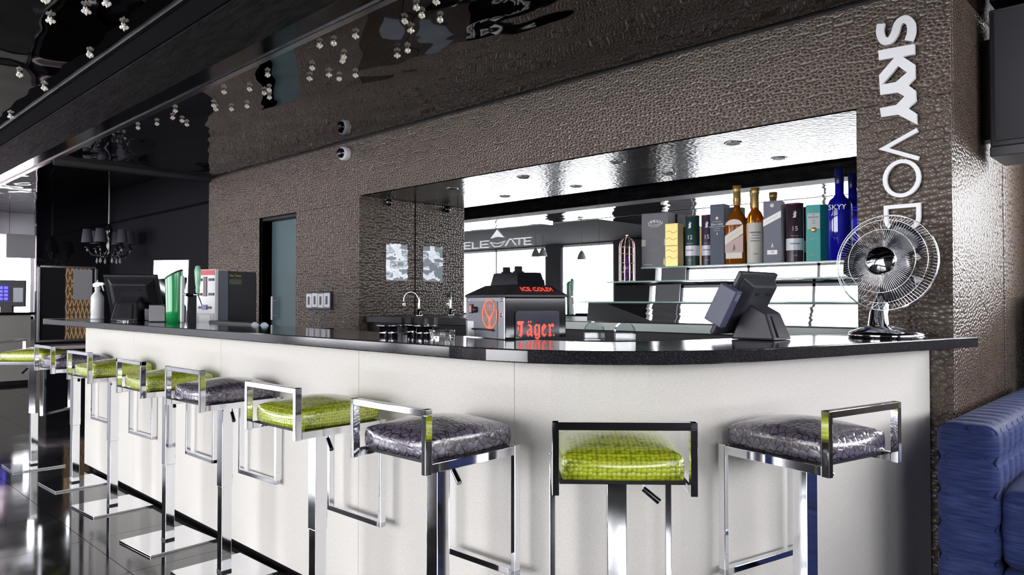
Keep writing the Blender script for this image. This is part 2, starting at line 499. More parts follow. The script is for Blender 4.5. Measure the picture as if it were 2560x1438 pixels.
# door in its reveal
dr = struct(MB().box(-6.516, -5.837, 3.43, 3.47, 0, 1.985).build('door_1', teal_door, bevel=0.003))
MB().box(-6.03, -6.022, 3.427, 3.431, 0.02, 1.97).build('panel_joint', pbr('pale_joint', (0.45, 0.5, 0.52), 0.3), dr)
hm = MB().cyl((-6.40, 3.375, 1.05), (-6.40, 3.375, 1.27), 0.011, n=12).cyl((-6.40, 3.375, 1.09), (-6.40, 3.432, 1.09), 0.006, n=8).cyl((-6.40, 3.375, 1.23), (-6.40, 3.432, 1.23), 0.006, n=8)
hm.build('door_handle', white, dr)
MB().box(-6.53, -6.516, YW + 0.004, 3.47, 0, 2.01).build('jamb', black, dr)
MB().box(-5.837, -5.823, YW + 0.03, 3.47, 0, 2.01).build('jamb', black, dr)
MB().box(-6.516, -5.837, YW + 0.03, 3.47, 1.985, 2.01).build('door_head', black, dr)
MB().box(-6.6, -5.75, 3.47, 3.6, 0, 2.6).build('backing', black, dr)

# ---- far left: dark wall, glossy dark end panel
wd = struct(MB().box(-15.2, -7.63, 3.45, 3.6, 0, 2.92).build('wall_dark', darkwall))
MB().box(-11.2, -7.63, 3.436, 3.45, 2.305, 2.33).build('groove_rail', matteblack, wd)
MB().box(-7.64, -7.63, YW + 0.03, 3.45, 0, ZC).build('wall_return', darkwall, wd)
we = struct(MB().box(-11.26, -11.2, 2.56, 3.45, 0, 2.92).build('wall_end', pbr('dark_glass', (0.006, 0.006, 0.009), 0.05, ior=1.75)))
# hatch in the end panel: metal frame, dark glass, timber lattice
W1 = MB()
hx = -11.195
W1.box(hx, hx + 0.03, 2.57, 2.60, 0.70, 1.70).box(hx, hx + 0.03, 3.26, 3.29, 0.70, 1.70).box(hx, hx + 0.03, 2.57, 3.29, 1.67, 1.70).box(hx, hx + 0.03, 2.57, 3.29, 0.68, 0.71)
win = struct(W1.build('window_1', steel, bevel=0.003))
MB().box(hx, hx + 0.006, 2.60, 3.26, 0.71, 1.67).build('window_pane', pbr('smoked', (0.02, 0.02, 0.024), 0.1), win)
wood = pbr('lattice_wood', (0.80, 0.55, 0.30), 0.5)
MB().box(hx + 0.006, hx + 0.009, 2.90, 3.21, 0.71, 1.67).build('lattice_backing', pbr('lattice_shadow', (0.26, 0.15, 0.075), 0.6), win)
for k in range(7):
    for sgn in (1, -1):
        y0 = 2.90 + 0.31 * k / 6
        pts = [(y0, 0.71)]
        zz = 0.71; yy = y0; d = sgn
        while zz < 1.665:
            step = 0.012
            zz += step; yy += d * step * 0.24
            if yy > 3.21 or yy < 2.90: d = -d; yy = min(max(yy, 2.90), 3.21); pts.append((yy, zz))
        pts.append((yy, 1.67))
        b = MB(); b.stroke(pts, 0.011, 0.0 if sgn > 0 else 0.005, 0.006 if sgn > 0 else 0.011, frame((hx + 0.010, 0, 0), (0, 1, 0), (0, 0, 1)))
        b.build('lattice_slat', wood, win)
tag(MB().box(hx + 0.022, hx + 0.026, 2.99, 3.22, 1.24, 1.655).build('notice_sheet', pbr('grey_paper', (0.42, 0.42, 0.44), 0.5), None), 'grey paper notice taped on the latticed hatch', 'notice')
bn = thing('window_bench', 'dark low bench with pale top below the latticed hatch', 'bench', (-11.0, 2.95, 0))
MB().box(-0.18, 0.22, -0.36, 0.36, 0, 0.60).build('body', blackgloss, bn)
MB().box(-0.19, 0.24, -0.37, 0.37, 0.60, 0.645).build('top', pbr('pale_top', (0.7, 0.6, 0.62), 0.2), bn, bevel=0.004)

# far end wall with bright windows
def window_wall(name, axis, pos, spans, z0, z1, lo, hi, h, mat, thick=0.12):
    """wall with rectangular openings; axis 'x' = plane x=pos (runs along y), 'y' = plane y=pos"""
    b = MB()
    def bx(a0, a1, zz0, zz1, t0=0.0, t1=thick):
        if a1 - a0 < 1e-4 or zz1 - zz0 < 1e-4: return
        if axis == 'x': b.box(pos + min(t0, t1), pos + max(t0, t1), a0, a1, zz0, zz1)
        else: b.box(a0, a1, pos + min(t0, t1), pos + max(t0, t1), zz0, zz1)
    cur = lo
    for a0, a1 in spans:
        bx(cur, a0, 0, h); bx(a0, a1, 0, z0); bx(a0, a1, z1, h); cur = a1
    bx(cur, hi, 0, h)
    wob = struct(b.build(name, mat))
    return wob
NW = [1]
def window(axis, pos, a0, a1, z0, z1, nm, fr=0.05, cross=None, fmat=None):
    NW[0] += 1
    b = MB()
    def put(bb, p0, p1, zz0, zz1, t0=-0.03, t1=0.05):
        if axis == 'x': bb.box(pos + t0, pos + t1, p0, p1, zz0, zz1)
        else: bb.box(p0, p1, pos + t0, pos + t1, zz0, zz1)
    put(b, a0, a0 + fr, z0, z1); put(b, a1 - fr, a1, z0, z1); put(b, a0, a1, z0, z0 + fr); put(b, a0, a1, z1 - fr, z1)
    for k in range(1, nm):
        q = a0 + (a1 - a0) * k / nm
        put(b, q - fr / 2, q + fr / 2, z0, z1)
    if cross: put(b, a0, a1, cross - 0.02, cross + 0.02)
    wo = struct(b.build('window_%d' % NW[0], fmat or white))
    for k in range(nm):
        p0 = a0 + (a1 - a0) * k / nm; p1 = a0 + (a1 - a0) * (k + 1) / nm
        bb = MB(); put(bb, p0 + fr * 0.6, p1 - fr * 0.6, z0 + fr * 0.6, z1 - fr * 0.6, 0.005, 0.01)
        bb.build('window_pane', pane, wo)
    return wo
window_wall('wall_left', 'x', -15.1, [(0.2, 3.40)], 0.9, 2.38, -5.2, 3.6, 2.95, whitewall)
window('x', -15.08, 0.2, 3.40, 0.9, 2.38, 4)
window_wall('wall_front', 'y', -5.2, [(-14.6, -11.25), (-10.8, -9.30), (-8.10, -7.95), (-7.40, -3.6), (-3.42, -1.0)], 0.35, 2.50, -15.1, 3.7, 2.95, pbr('charcoal_wall', (0.05, 0.05, 0.06), 0.6))
for a0, a1, n in ((-14.6, -11.25, 2), (-10.8, -9.30, 1), (-7.40, -3.6, 3), (-3.42, -1.0, 2)):
    window('y', -5.16, a0, a1, 0.35, 2.50, n)
struct(MB().box(-7.95, -7.40, -5.21, -5.06, 0, 2.52).build('wall_pier', pbr('pier_grey', (0.55, 0.56, 0.58), 0.6)))
window_wall('wall_right', 'x', 3.6, [(-3.6, -0.9), (0.2, 4.7)], 1.22, 2.46, -5.2, 5.0, 2.95, pbr('charcoal_wall', (0.05, 0.05, 0.06), 0.6))
for a0, a1 in ((-3.6, -0.9), (0.2, 4.7)):
    window('x', 3.58, a0, a1, 1.22, 2.46, 3)
window_wall('wall_sofa', 'y', 4.9, [(-0.42, 1.4), (1.7, 3.4)], 1.25, 2.46, -0.75, 3.7, 2.6, LEA)
for a0, a1 in ((-0.42, 1.4), (1.7, 3.4)):
    window('y', 4.93, a0, a1, 1.25, 2.46, 2)
# portals guide the sky light in through the openings
def portal(loc, rot, sx, sy):
    L = bpy.data.lights.new('window_portal', 'AREA'); L.shape = 'RECTANGLE'; L.size = sx; L.size_y = sy
    L.cycles.is_portal = True
    o = bpy.data.objects.new('window_portal', L); COL.objects.link(o); o.location = loc; o.rotation_euler = rot
for a0, a1 in ((-14.6, -11.25), (-10.8, -9.30), (-7.40, -3.6), (-3.42, -1.0)):
    portal(((a0 + a1) / 2, -5.24, 1.425), (PI / 2, 0, 0), a1 - a0, 2.15)
for a0, a1 in ((-3.6, -0.9), (0.2, 4.7)):
    portal((3.74, (a0 + a1) / 2, 1.84), (PI / 2, 0, PI / 2), a1 - a0, 1.24)
for a0, a1 in ((-0.42, 1.4), (1.7, 3.4)):
    portal(((a0 + a1) / 2, 5.05, 1.855), (-PI / 2, 0, 0), a1 - a0, 1.21)
for a0, a1 in ((0.2, 3.4),):
    portal((-15.12, (a0 + a1) / 2, 1.64), (PI / 2, 0, -PI / 2), a1 - a0, 1.48)

# LED cove lines on the lounge ceiling (seen in the mirror)
led = pbr('led_strip', (1, 1, 1), 0.5, emit=(0.95, 0.97, 1.0), estr=6.0)
lf = thing('led_ceiling_strip', 'white LED line framing the lounge ceiling panel', 'light', (-7.0, -0.44, ZC))
MB().box(-5.0, 0.0, -0.02, 0.02, -0.03, 0.0).build('light_bar', led, lf)
MB().box(-0.02, 0.02, 0.06, 1.50, -0.176, -0.146).build('light_bar', led, lf)

# ================================================================== bar counter
# front edge of the worktop in plan
edge = [(-6.47, 1.53), (-1.72, 1.50), (-1.56, 1.505), (-1.42, 1.535), (-1.31, 1.585), (-1.20, 1.66), (-1.10, 1.76), (-1.025, 1.88), (-0.955, 2.06), (-0.885, 2.36), (-0.80, 2.72), (-0.70, 3.16), (-0.665, 3.295)]
def offset(path, d):
    out = []
    for k, p in enumerate(path):
        a = path[max(k - 1, 0)]; c = path[min(k + 1, len(path) - 1)]
        t = Vector((c[0] - a[0], c[1] - a[1])).normalized()
        out.append((p[0] - t.y * d, min(p[1] + t.x * d, 3.295)))
    return out
back = offset(edge, 0.45)
back = [q for i, q in enumerate(back)]
back[-1] = (-1.10, 3.295)
back[-2] = (-1.13, 3.24)
top_poly = edge + back[::-1]
ct = MB().prism(top_poly, 1.05, 1.09).build('bar_countertop', MATS['granite'], None, bevel=0.004)
tag(ct, 'polished black granite bar worktop curving round to the pillar', 'countertop')
tag(MB().box(-6.475, -6.465, 1.53, 1.985, 1.049, 1.091).build('end_cap', steel, ct), '', '') if False else MB().box(-6.476, -6.469, 1.53, 1.985, 1.049, 1.091).build('end_cap', steel, ct)
face = offset(edge, 0.165)
face[0] = (-6.02, face[0][1])
face[-1] = (-0.835, 3.292)
bar = thing('bar_counter', 'long bar front covered in cream linen, curving at the right', 'bar counter', (-3.5, 1.7, 0))
# densify curve and cut it into panels
def cum(path):
    L = [0]
    for a, c in zip(path, path[1:]): L.append(L[-1] + math.dist(a, c))
    return L
L = cum(face)
def at(s):
    for k in range(len(L) - 1):
        if s <= L[k + 1] + 1e-9:
            f = (s - L[k]) / (L[k + 1] - L[k])
            a, c = face[k], face[k + 1]
            return (a[0] + (c[0] - a[0]) * f, a[1] + (c[1] - a[1]) * f)
    return face[-1]
cuts = [0, 1.02, 2.30, 3.56, 4.42, L[-1]]
for a, c in zip(cuts, cuts[1:]):
    a2 = a + 0.001; c2 = c - 0.001
    pts = [at(a2)] + [p for p, l in zip(face, L) if a2 < l < c2] + [at(c2)]
    inner = offset(pts, 0.03)
    ob = MB().prism(pts + inner[::-1], 0.032, 1.0485).build('fabric_panel', MATS['linen'], bar)
    ob.location = (3.5, -1.7, 0)
kp = offset(face, 0.06)
ki = offset(face, 0.30); ki[-1] = (-1.08, 3.292); ki[-2] = (-1.09, 3.2)
o = MB().prism(kp + ki[::-1], 0.0, 0.05).build('kick_board', black, bar); o.location = (3.5, -1.7, 0)
ci = offset(face, 0.031); 
o = MB().prism(ci + ki[::-1], 0.05, 1.048).build('core', black, bar); o.location = (3.5, -1.7, 0)
# work shelf behind the left half of the bar
ws = thing('work_shelf', 'black work shelf behind the left end of the bar', 'shelf', (-4.9, 2.25, 0))
MB().box(-0.95, 0.95, -0.245, 0.25, 1.02, 1.06).build('shelf_top', blackgloss, ws)
MB().box(-0.93, 0.93, -0.2, 0.23, 0, 1.02).build('body', black, ws)

# ================================================================== back bar in the niche: mirrored steps
st = thing('bottle_steps', 'mirror faced stepped bottle display in the niche', 'bottle display', (-1.9, YM, 0))
def stp(x0, z0, z1, y0, y1, tilt):
    o = MB().box(x0 + 0.05, -1.12, y0 + 0.03, y1, z0, z1 - 0.008).build('step_core', black, st); o.location = (1.9, -YM, 0)
    hh = z1 - 0.008 - z0; dy = hh * math.tan(math.radians(tilt))
    q = [(y0 + 0.004, z0), (y0 + 0.004 + dy, z0 + hh), (y0 + 0.0095 + dy, z0 + hh), (y0 + 0.0095, z0)]
    o = MB().prism(q, x0 + 0.05, -1.12, frame((0, 0, 0), (0, 1, 0), (0, 0, 1))).build('mirror_riser', mirror, st); o.location = (1.9, -YM, 0)
    o = MB().box(x0, -1.118, y0 - 0.012, y1, z1 - 0.008, z1).build('glass_tread', greenedge, st, bevel=0.0015); o.location = (1.9, -YM, 0)
stp(-2.484, 1.346, 1.430, 3.70, YM - 0.001, 2.0)
stp(-2.648, 1.226, 1.346, 3.58, YM - 0.001, 3.2)
stp(-2.768, 1.110, 1.226, 3.46, YM - 0.001, 6.5)
bb = thing('back_counter', 'low dark back counter running under the mirror', 'counter', (-3.0, 3.6, 0))
MB().box(-1.855, 1.88, -0.26, 0.255, 1.06, 1.11).build('counter_top', blackplastic, bb, bevel=0.003)
MB().box(-1.855, 1.88, -0.22, 0.255, 0.0, 1.06).build('body', black, bb)
MB().box(0.2, 1.88, -0.268, -0.262, 1.064, 1.106).build('front_strip', pbr('pale_strip', (0.55, 0.62, 0.58), 0.25), bb)

# soffit downlights
for k, x in enumerate((-4.07, -3.343, -2.571, -1.827)):
    lab = ['nearest the niche left wall', 'above the lettering in the niche', 'above the black whisky box', 'above the amber bottles'][k]
    t = thing('recessed_downlight', 'dark round recessed downlight ' + lab, 'downlight', (x, 3.575, 2.062), 0, 'downlights in the niche soffit')
    MB().lathe([(0.036, -0.001), (0.046, -0.004), (0.048, -0.001), (0.048, 0.0)], n=24).build('bezel', steel, t)
    MB().lathe([(0.0, -0.0008), (0.036, -0.0012)], n=24).build('lamp', black, t)

# mirror lettering, flat on the mirror
el = thing('mirror_lettering', 'white lettering with a pointed arrow on the niche mirror', 'lettering', (-3.88, YM, 1.66))
ME = frame((3.88 - 0, 0, -1.66), (1, 0, 0), (0, 0, 1)); ME.translation = Vector((3.88, -0.004, -1.66))
def gl(strokes, w=0.007, tris=()):
    b = MB()
    for s_ in strokes: b.stroke(s_, w, 0.0, 0.003, ME)
    for s_ in tris: b.prism(s_, 0.0, 0.003, ME)
    return b.build('letter', letterw, el)
z0, z1 = 1.636, 1.684
def Eg(x0, x1): gl([[(x1, z1), (x0, z1), (x0, z0), (x1, z0)], [(x0, (z0 + z1) / 2), (x1 - 0.01, (z0 + z1) / 2)]])
Eg(-4.24, -4.165)
gl([[(-4.145, z1), (-4.145, z0), (-4.075, z0)]])
Eg(-4.055, -3.965)
gl([[(-3.95, 1.672), (-3.905, z0), (-3.845, z0), (-3.79, 1.674), (-3.87, 1.658), (-3.95, 1.672)]], 0.005)
gl([], tris=[[(-3.945, 1.70), (-3.872, 1.764), (-3.80, 1.70), (-3.872, 1.709)]])
gl([[(-3.79, z0), (-3.745, z1), (-3.725, z1), (-3.68, z0)]])
gl([[(-3.705, z1), (-3.60, z1)], [(-3.648, z1), (-3.648, z0)]])
Eg(-3.595, -3.525)

# ================================================================== pillar lettering
sk = thing('pillar_lettering', 'tall white raised lettering reading down the pillar above the fan', 'lettering', (-0.94, YW, 1.8))
MP = frame((0, 0, 0), (1, 0, 0), (0, 0, 1)); MP.translation = Vector((0.94, 0, -1.8))
def pl(b): return b.build('letter', letterw, sk)
def smooth_path(p, n=6):
    out = []
    for k in range(len(p) - 1):
        p0 = p[max(k - 1, 0)]; p1 = p[k]; p2 = p[k + 1]; p3 = p[min(k + 2, len(p) - 1)]
        for i in range(n):
            t = i / n
            out.append(tuple(0.5 * ((2 * p1[j]) + (-p0[j] + p2[j]) * t + (2 * p0[j] - 5 * p1[j] + 4 * p2[j] - p3[j]) * t * t + (-p0[j] + 3 * p1[j] - 3 * p2[j] + p3[j]) * t ** 3) for j in range(len(p1))))
    out.append(p[-1])
    return out
pl(MB().stroke(smooth_path([(-1.000, 2.396), (-1.004, 2.36), (-0.990, 2.322), (-0.965, 2.318), (-0.947, 2.343), (-0.934, 2.379), (-0.910, 2.391), (-0.888, 2.370), (-0.885, 2.33), (-0.896, 2.298)]), 0.031, 0.012, 0.030, MP))
pl(MB().prism([(-1.011, 2.285), (-1.009, 2.243), (-0.874, 2.237), (-0.874, 2.279)], 0.012, 0.030, MP))
KYY = [(-0.949, 2.24), (-0.919, 2.239), (-0.873, 2.195), (-0.873, 2.139), (-0.899, 2.116), (-0.872, 2.088), (-0.87, 2.044), (-0.9, 2.021), (-0.869, 1.993), (-0.868, 1.948), (-0.937, 2.0), (-1.002, 2.001), (-1.007, 2.04), (-0.943, 2.042), (-0.912, 2.071), (-0.938, 2.092), (-1.005, 2.095), (-1.007, 2.138), (-0.944, 2.137), (-0.902, 2.168), (-0.935, 2.202), (-0.998, 2.1385), (-1.0075, 2.1385), (-1.009, 2.180)]
pl(MB().prism(KYY, 0.012, 0.030, MP))
pl(MB().stroke([(-0.867, 1.926), (-0.996, 1.868), (-0.864, 1.809)], 0.017, 0.010, 0.026, MP))
pl(MB().stroke(arc(-0.928, 1.735, 0.064, 0.071, 0, 345, 23), 0.016, 0.010, 0.026, MP, closed=True))
pl(MB().stroke([(-0.989, 1.62)] + [(-0.866, 1.62)] + [(-0.866, 1.58)] + arc(-0.9275, 1.572, 0.0615, 0.055, 0, -180, 12) + [(-0.989, 1.58)], 0.016, 0.010, 0.026, MP, closed=True))
pl(MB().stroke([(-0.99, 1.492), (-0.864, 1.492)], 0.016, 0.010, 0.026, MP).stroke([(-0.866, 1.40), (-0.930, 1.48), (-0.99, 1.405)], 0.016, 0.010, 0.026, MP))
pl(MB().stroke([(-0.99, 1.365), (-0.866, 1.315), (-0.99, 1.262)], 0.016, 0.010, 0.026, MP).stroke([(-0.95, 1.345), (-0.95, 1.285)], 0.014, 0.010, 0.026, MP))
# stand-off pins carry the letters
for x, z in ((-1.0, 2.36), (-0.9, 2.385), (-0.99, 2.26), (-0.9, 2.26), (-0.88, 2.17), (-0.99, 2.12), (-0.88, 2.06), (-0.99, 2.02), (-0.88, 1.97), (-0.87, 1.925), (-0.99, 1.868), (-0.87, 1.811), (-0.99, 1.735), (-0.865, 1.735), (-0.94, 1.62), (-0.94, 1.517), (-0.93, 1.492), (-0.985, 1.36), (-0.985, 1.267)):
    MB().cyl((x + 0.94, 0, z - 1.8), (x + 0.94, -0.014, z - 1.8), 0.004, n=6).build('standoff_pin', steel, sk)

# ================================================================== bar stools
def seat_mesh():
    b = MB(); n = 18; a = 0.152; d = 0.166
    def sq(i, j, zf):
        u = -1 + 2 * i / n; v = -1 + 2 * j / n
        return u, v
    top = []; vs = []; fs = []
    for j in range(n + 1):
        for i in range(n + 1):
            u, v = sq(i, j, 0)
            # rounded plan corners
            uu = u * math.sqrt(1 - 0.10 * v * v) ; vv = v * math.sqrt(1 - 0.10 * u * u)
            edgef = max(abs(u), abs(v))
            dome = 0.070 - 0.012 * max(0, (edgef - 0.72) / 0.28) ** 2.2
            dome += 0.022 * math.cos(v * PI / 2) * math.cos(u * PI / 2)
            dome -= 0.012 * max(0, -v) * (1 - u * u)
            vs.append((uu * a, vv * d, 0.792 + dome))
    for j in range(n):
        for i in range(n):
            k = j * (n + 1) + i
            fs.append((k, k + 1, k + n + 2, k + n + 1))
    ring = [i for i in range(n + 1)] + [j * (n + 1) + n for j in range(1, n + 1)] + [n * (n + 1) + i for i in range(n - 1, -1, -1)] + [j * (n + 1) for j in range(n - 1, 0, -1)]
    m = len(ring); prev = ring
    for (sc, zf) in ((1.018, 0.90), (1.03, 0.62), (1.03, 0.28), (1.015, 0.0)):
        cur = []
        for r in ring:
            x, y, z = vs[r]
            cur.append(len(vs)); vs.append((x * sc, y * sc, 0.792 + (z - 0.792) * zf))
        for k in range(m):
            k2 = (k + 1) % m
            fs.append((prev[k2], prev[k], cur[k], cur[k2]))
        prev = cur
    fs.append(tuple(prev))
    b.add(vs, fs, None, True)
    return b.mesh('seat')
def bars(path, wx, wy, wz):
    """axis-aligned flat-bar boxes between consecutive points"""
    b = MB()
    for p, q in zip(path, path[1:]):
        b.box(min(p[0], q[0]) - wx, max(p[0], q[0]) + wx, min(p[1], q[1]) - wy, max(p[1], q[1]) + wy, min(p[2], q[2]) - wz, max(p[2], q[2]) + wz)
    return b
HX = 0.1655
SEAT = {}
sm_ = seat_mesh()
for k in ('lime_croc', 'purple_croc'):
    me = sm_.copy(); me.materials.append(MATS[k]); SEAT[k] = me
def meshed(b, mat):
    me = b.mesh('part'); me.materials.append(mat); return me
PARTS = [
    ('backrest_loop', meshed(bars([(-HX, -0.185, 0.771), (-HX, -0.185, 0.928), (HX, -0.185, 0.928), (HX, -0.185, 0.771)], 0.0085, 0.012, 0.0095), chrome)),
    ('side_rail', meshed(MB().box(-HX - 0.0085, -HX + 0.0085, -0.173, 0.153, 0.764, 0.790), chrome)),
    ('side_rail', meshed(MB().box(HX - 0.0085, HX + 0.0085, -0.173, 0.153, 0.764, 0.790), chrome)),
    ('footrest_loop', meshed(bars([(-HX, 0.165, 0.783), (-HX, 0.165, 0.407), (HX, 0.165, 0.407), (HX, 0.165, 0.783)], 0.0085, 0.012, 0.0095), chrome)),
    ('seat_plate', meshed(MB().box(-0.155, 0.155, -0.15, 0.15, 0.778, 0.792).box(-0.06, 0.06, -0.06, 0.06, 0.760, 0.778), black)),
    ('upper_post', meshed(MB().box(-0.025, 0.025, -0.025, 0.025, 0.395, 0.762), chrome)),
    ('lower_post', meshed(MB().box(-0.0225, 0.0225, -0.0225, 0.0225, 0.012, 0.395), chrome)),
    ('post_collar', meshed(MB().box(-0.024, 0.024, -0.024, 0.024, 0.0115, 0.022), black)),
    ('base_plate', meshed(MB().box(-0.178, 0.178, -0.165, 0.165, 0.0, 0.0115), chrome)),
]
LEV = [('lever_rod', meshed(MB().tube([(0.062, 0.0, 0.768), (0.066, -0.002, 0.755), (0.074, -0.006, 0.728)], 0.004, 8), chrome)),
       ('lever_grip', meshed(MB().cyl((0.071, -0.005, 0.732), (0.112, -0.016, 0.700), 0.0075, 0.0085, n=10), pbr('dark_chrome', (0.35, 0.35, 0.38), 0.15, 1.0)))]
def stool(x, y, deg, kind, label, base_deg=0.0):
    t = thing('bar_stool', label, 'bar stool', (x, y, 0), math.radians(deg), 'chrome bar stools along the bar')
    link('seat', SEAT[kind], MATS[kind], t)
    for n_, me in PARTS:
        o = bpy.data.objects.new(n_, me); COL.objects.link(o); o.parent = t
        bv = o.modifiers.new('bevel', 'BEVEL'); bv.width = 0.0015; bv.segments = 2; bv.limit_method = 'ANGLE'
        if n_ in ('base_plate', 'lower_post', 'post_collar'): o.rotation_euler = (0, 0, math.radians(base_deg - deg))
    for n_, me in LEV:
        o = bpy.data.objects.new(n_, me); COL.objects.link(o); o.parent = t
stool(-6.345, 1.448, -46, 'lime_croc', 'lime green bar stool turned sideways past the left end of the bar', 0)
stool(-5.533, 1.500, 2.5, 'purple_croc', 'dark purple bar stool nearest the left end of the bar', 2)
stool(-4.753, 1.490, 2.6, 'lime_croc', 'lime green bar stool third from the left, beside another lime stool', 3)
stool(-3.865, 1.475, 0.0, 'lime_croc', 'lime green bar stool fourth from the left, next to a purple one', 4)
stool(-3.232, 1.480, 2.0, 'purple_croc', 'purple crackle bar stool in the middle between two lime ones', 1)
stool(-2.384, 1.442, 1.3, 'lime_croc', 'lime green bar stool below the tap and ashtrays', 1)
stool(-1.700, 1.440, 0.8, 'purple_croc', 'purple crackle bar stool below the red lettered shot chiller', 3)
stool(-1.155, 1.595, 42.0, 'lime_croc', 'lime green bar stool at the curved corner seen from behind', 40)
stool(-0.890, 2.180, 77.0, 'purple_croc', 'purple crackle bar stool nearest the blue sofa', 76)

# ================================================================== shot chiller on the bar
mc = thing('shot_chiller', 'black and steel shot chiller with red lettering on the bar', 'drinks machine', (-1.829, 1.859, 1.09), math.radians(-14))
# local: front face y=0 runs x -0.27..0 ; right face x=0 runs y 0..0.26
BW, BD, BH = 0.285, 0.27, 0.152
MB().box(-BW, 0, 0, BD, 0.004, BH).build('body', blackgloss, mc, bevel=0.004)
MB().box(-BW - 0.001, 0.001, -0.004, 0.0, 0.002, BH).build('steel_front', pbr('brushed_grey', (0.30, 0.30, 0.32), 0.35, 1.0), mc, bevel=0.001)
MB().box(-BW + 0.018, -0.045, -0.006, -0.004, 0.006, BH - 0.014).build('control_plate', pbr('grey_plate', (0.20, 0.20, 0.23), 0.35), mc)
lid = [(-BW - 0.006, -0.008), (0.006, -0.008), (0.006, BD + 0.006), (-BW - 0.006, BD + 0.006)]
lid2 = [(-BW + 0.045, 0.055), (-0.045, 0.055), (-0.045, BD - 0.05), (-BW + 0.045, BD - 0.05)]
lb = MB(); vs = [(x, y, BH) for x, y in lid] + [(x, y, BH + 0.010) for x, y in lid] + [(x, y, BH + 0.046) for x, y in lid2]
fs = [(3, 2, 1, 0)] + [(i, (i + 1) % 4, 4 + (i + 1) % 4, 4 + i) for i in range(4)] + [(4 + i, 4 + (i + 1) % 4, 8 + (i + 1) % 4, 8 + i) for i in range(4)] + [(8, 9, 10, 11)]
lb.add(vs, fs); lb.build('lid', blackplastic, mc, bevel=0.003)
tray = MB()
tr0 = [(-0.235, 0.075), (-0.035, 0.075), (-0.035, 0.20), (-0.235, 0.20)]; tr1 = [(-0.225, 0.085), (-0.05, 0.085), (-0.05, 0.19), (-0.225, 0.19)]
vs = [(x, y, BH + 0.046) for x, y in tr0] + [(x, y, BH + 0.094) for x, y in tr1]
tray.add(vs, [(0, 1, 2, 3)] + [(i, (i + 1) % 4, 4 + (i + 1) % 4, 4 + i) for i in range(4)] + [(4, 5, 6, 7)])
tray.build('bottle_tray', blackgloss, mc, bevel=0.002)
for x in (-0.185, -0.10):
    MB().lathe([(0.022, BH + 0.09), (0.022, BH + 0.098), (0.015, BH + 0.101), (0.015, BH + 0.118), (0.0, BH + 0.118)], Matrix.Translation((x, 0.12, 0)), n=14).build('bottle_socket', blackplastic, mc)
MB().cyl((-0.006, 0.235, BH + 0.012), (-0.05, 0.235, BH + 0.035), 0.016, 0.012, n=12).build('hinge_knob', blackplastic, mc)
MB().box(-0.245, -0.222, -0.012, -0.006, 0.092, 0.126).build('switch_bezel', black, mc)
MB().box(-0.241, -0.226, -0.014, -0.012, 0.096, 0.122).build('rocker_switch', pbr('red_rocker', (0.75, 0.25, 0.22), 0.3), mc)
MB().lathe([(0.012, 0), (0.011, 0.014), (0.0, 0.014)], frame((-0.198, -0.006, 0.106), (1, 0, 0), (0, 0, 1)), n=14).build('control_knob', black, mc)
MB().box(-0.262, -0.215, -0.010, -0.006, 0.006, 0.062).build('label_card', white, mc)
MB().tube([(-0.205, -0.006, 0.030), (-0.205, -0.022, 0.034), (-0.065, -0.022, 0.034), (-0.065, -0.006, 0.030)], 0.003, 6).build('drip_rail', black, mc)
for x, z in ((-0.27, 0.142), (-0.015, 0.142), (-0.02, 0.088), (-0.272, 0.07)):
    MB().lathe([(0.006, 0), (0.005, 0.003), (0.0, 0.003)], frame((x, -0.004, z), (1, 0, 0), (0, 0, 1)), n=10).build('screw', chrome, mc)
# stag emblem on the front plate
MS = frame((-0.098, -0.0062, 0.090), (1, 0, 0), (0, 0, 1))
em = MB()
em.stroke(arc(0, 0, 0.052, 0.052, 60, 380, 40), 0.006, 0, 0.0012, MS)
for sg in (-1, 1):
    em.stroke(smooth_path([(sg * 0.006, -0.008), (sg * 0.022, 0.002), (sg * 0.034, 0.020), (sg * 0.032, 0.042)], 4), 0.0055, 0, 0.0012, MS)
    for k, (x0_, y0_, x1_, y1_) in enumerate(((0.020, 0.0, 0.014, 0.016), (0.029, 0.010, 0.022, 0.024), (0.034, 0.022, 0.027, 0.036), (0.030, 0.012, 0.042, 0.018))):
        em.stroke([(sg * x0_, y0_), (sg * x1_, y1_)], [0.004, 0.0015], 0, 0.0012, MS)
    em.stroke([(sg * 0.008, -0.012), (sg * 0.022, -0.006), (sg * 0.012, -0.017)], 0.003, 0, 0.0012, MS)
em.prism([(-0.010, -0.008), (0.010, -0.008), (0.008, -0.022), (0.004, -0.034), (0.014, -0.050), (-0.014, -0.050), (-0.004, -0.034), (-0.008, -0.022)], 0, 0.0012, MS)
em.stroke([(0, 0.018), (0, 0.036)], 0.0035, 0, 0.0012, MS).stroke([(-0.006, 0.030), (0.006, 0.030)], 0.0035, 0, 0.0012, MS)
em.build('stag_emblem', orange, mc)
er = MB()
for k in range(24):
    a = 2 * PI * k / 24
    er.stroke([(0.009 * math.cos(a), 0.028 + 0.009 * math.sin(a)), (0.020 * math.cos(a), 0.028 + 0.020 * math.sin(a))], 0.0012, 0, 0.001, MS)
for a in (200, 215, 232, 250, 290, 308, 325, 340):
    a = math.radians(a)
    er.stroke([(0.026 * math.cos(a), 0.026 * math.sin(a)), (0.046 * math.cos(a), 0.046 * math.sin(a))], 0.0014, 0, 0.001, MS)
er.build('emblem_rays', pbr('pale_orange', (0.75, 0.42, 0.36), 0.4), mc)
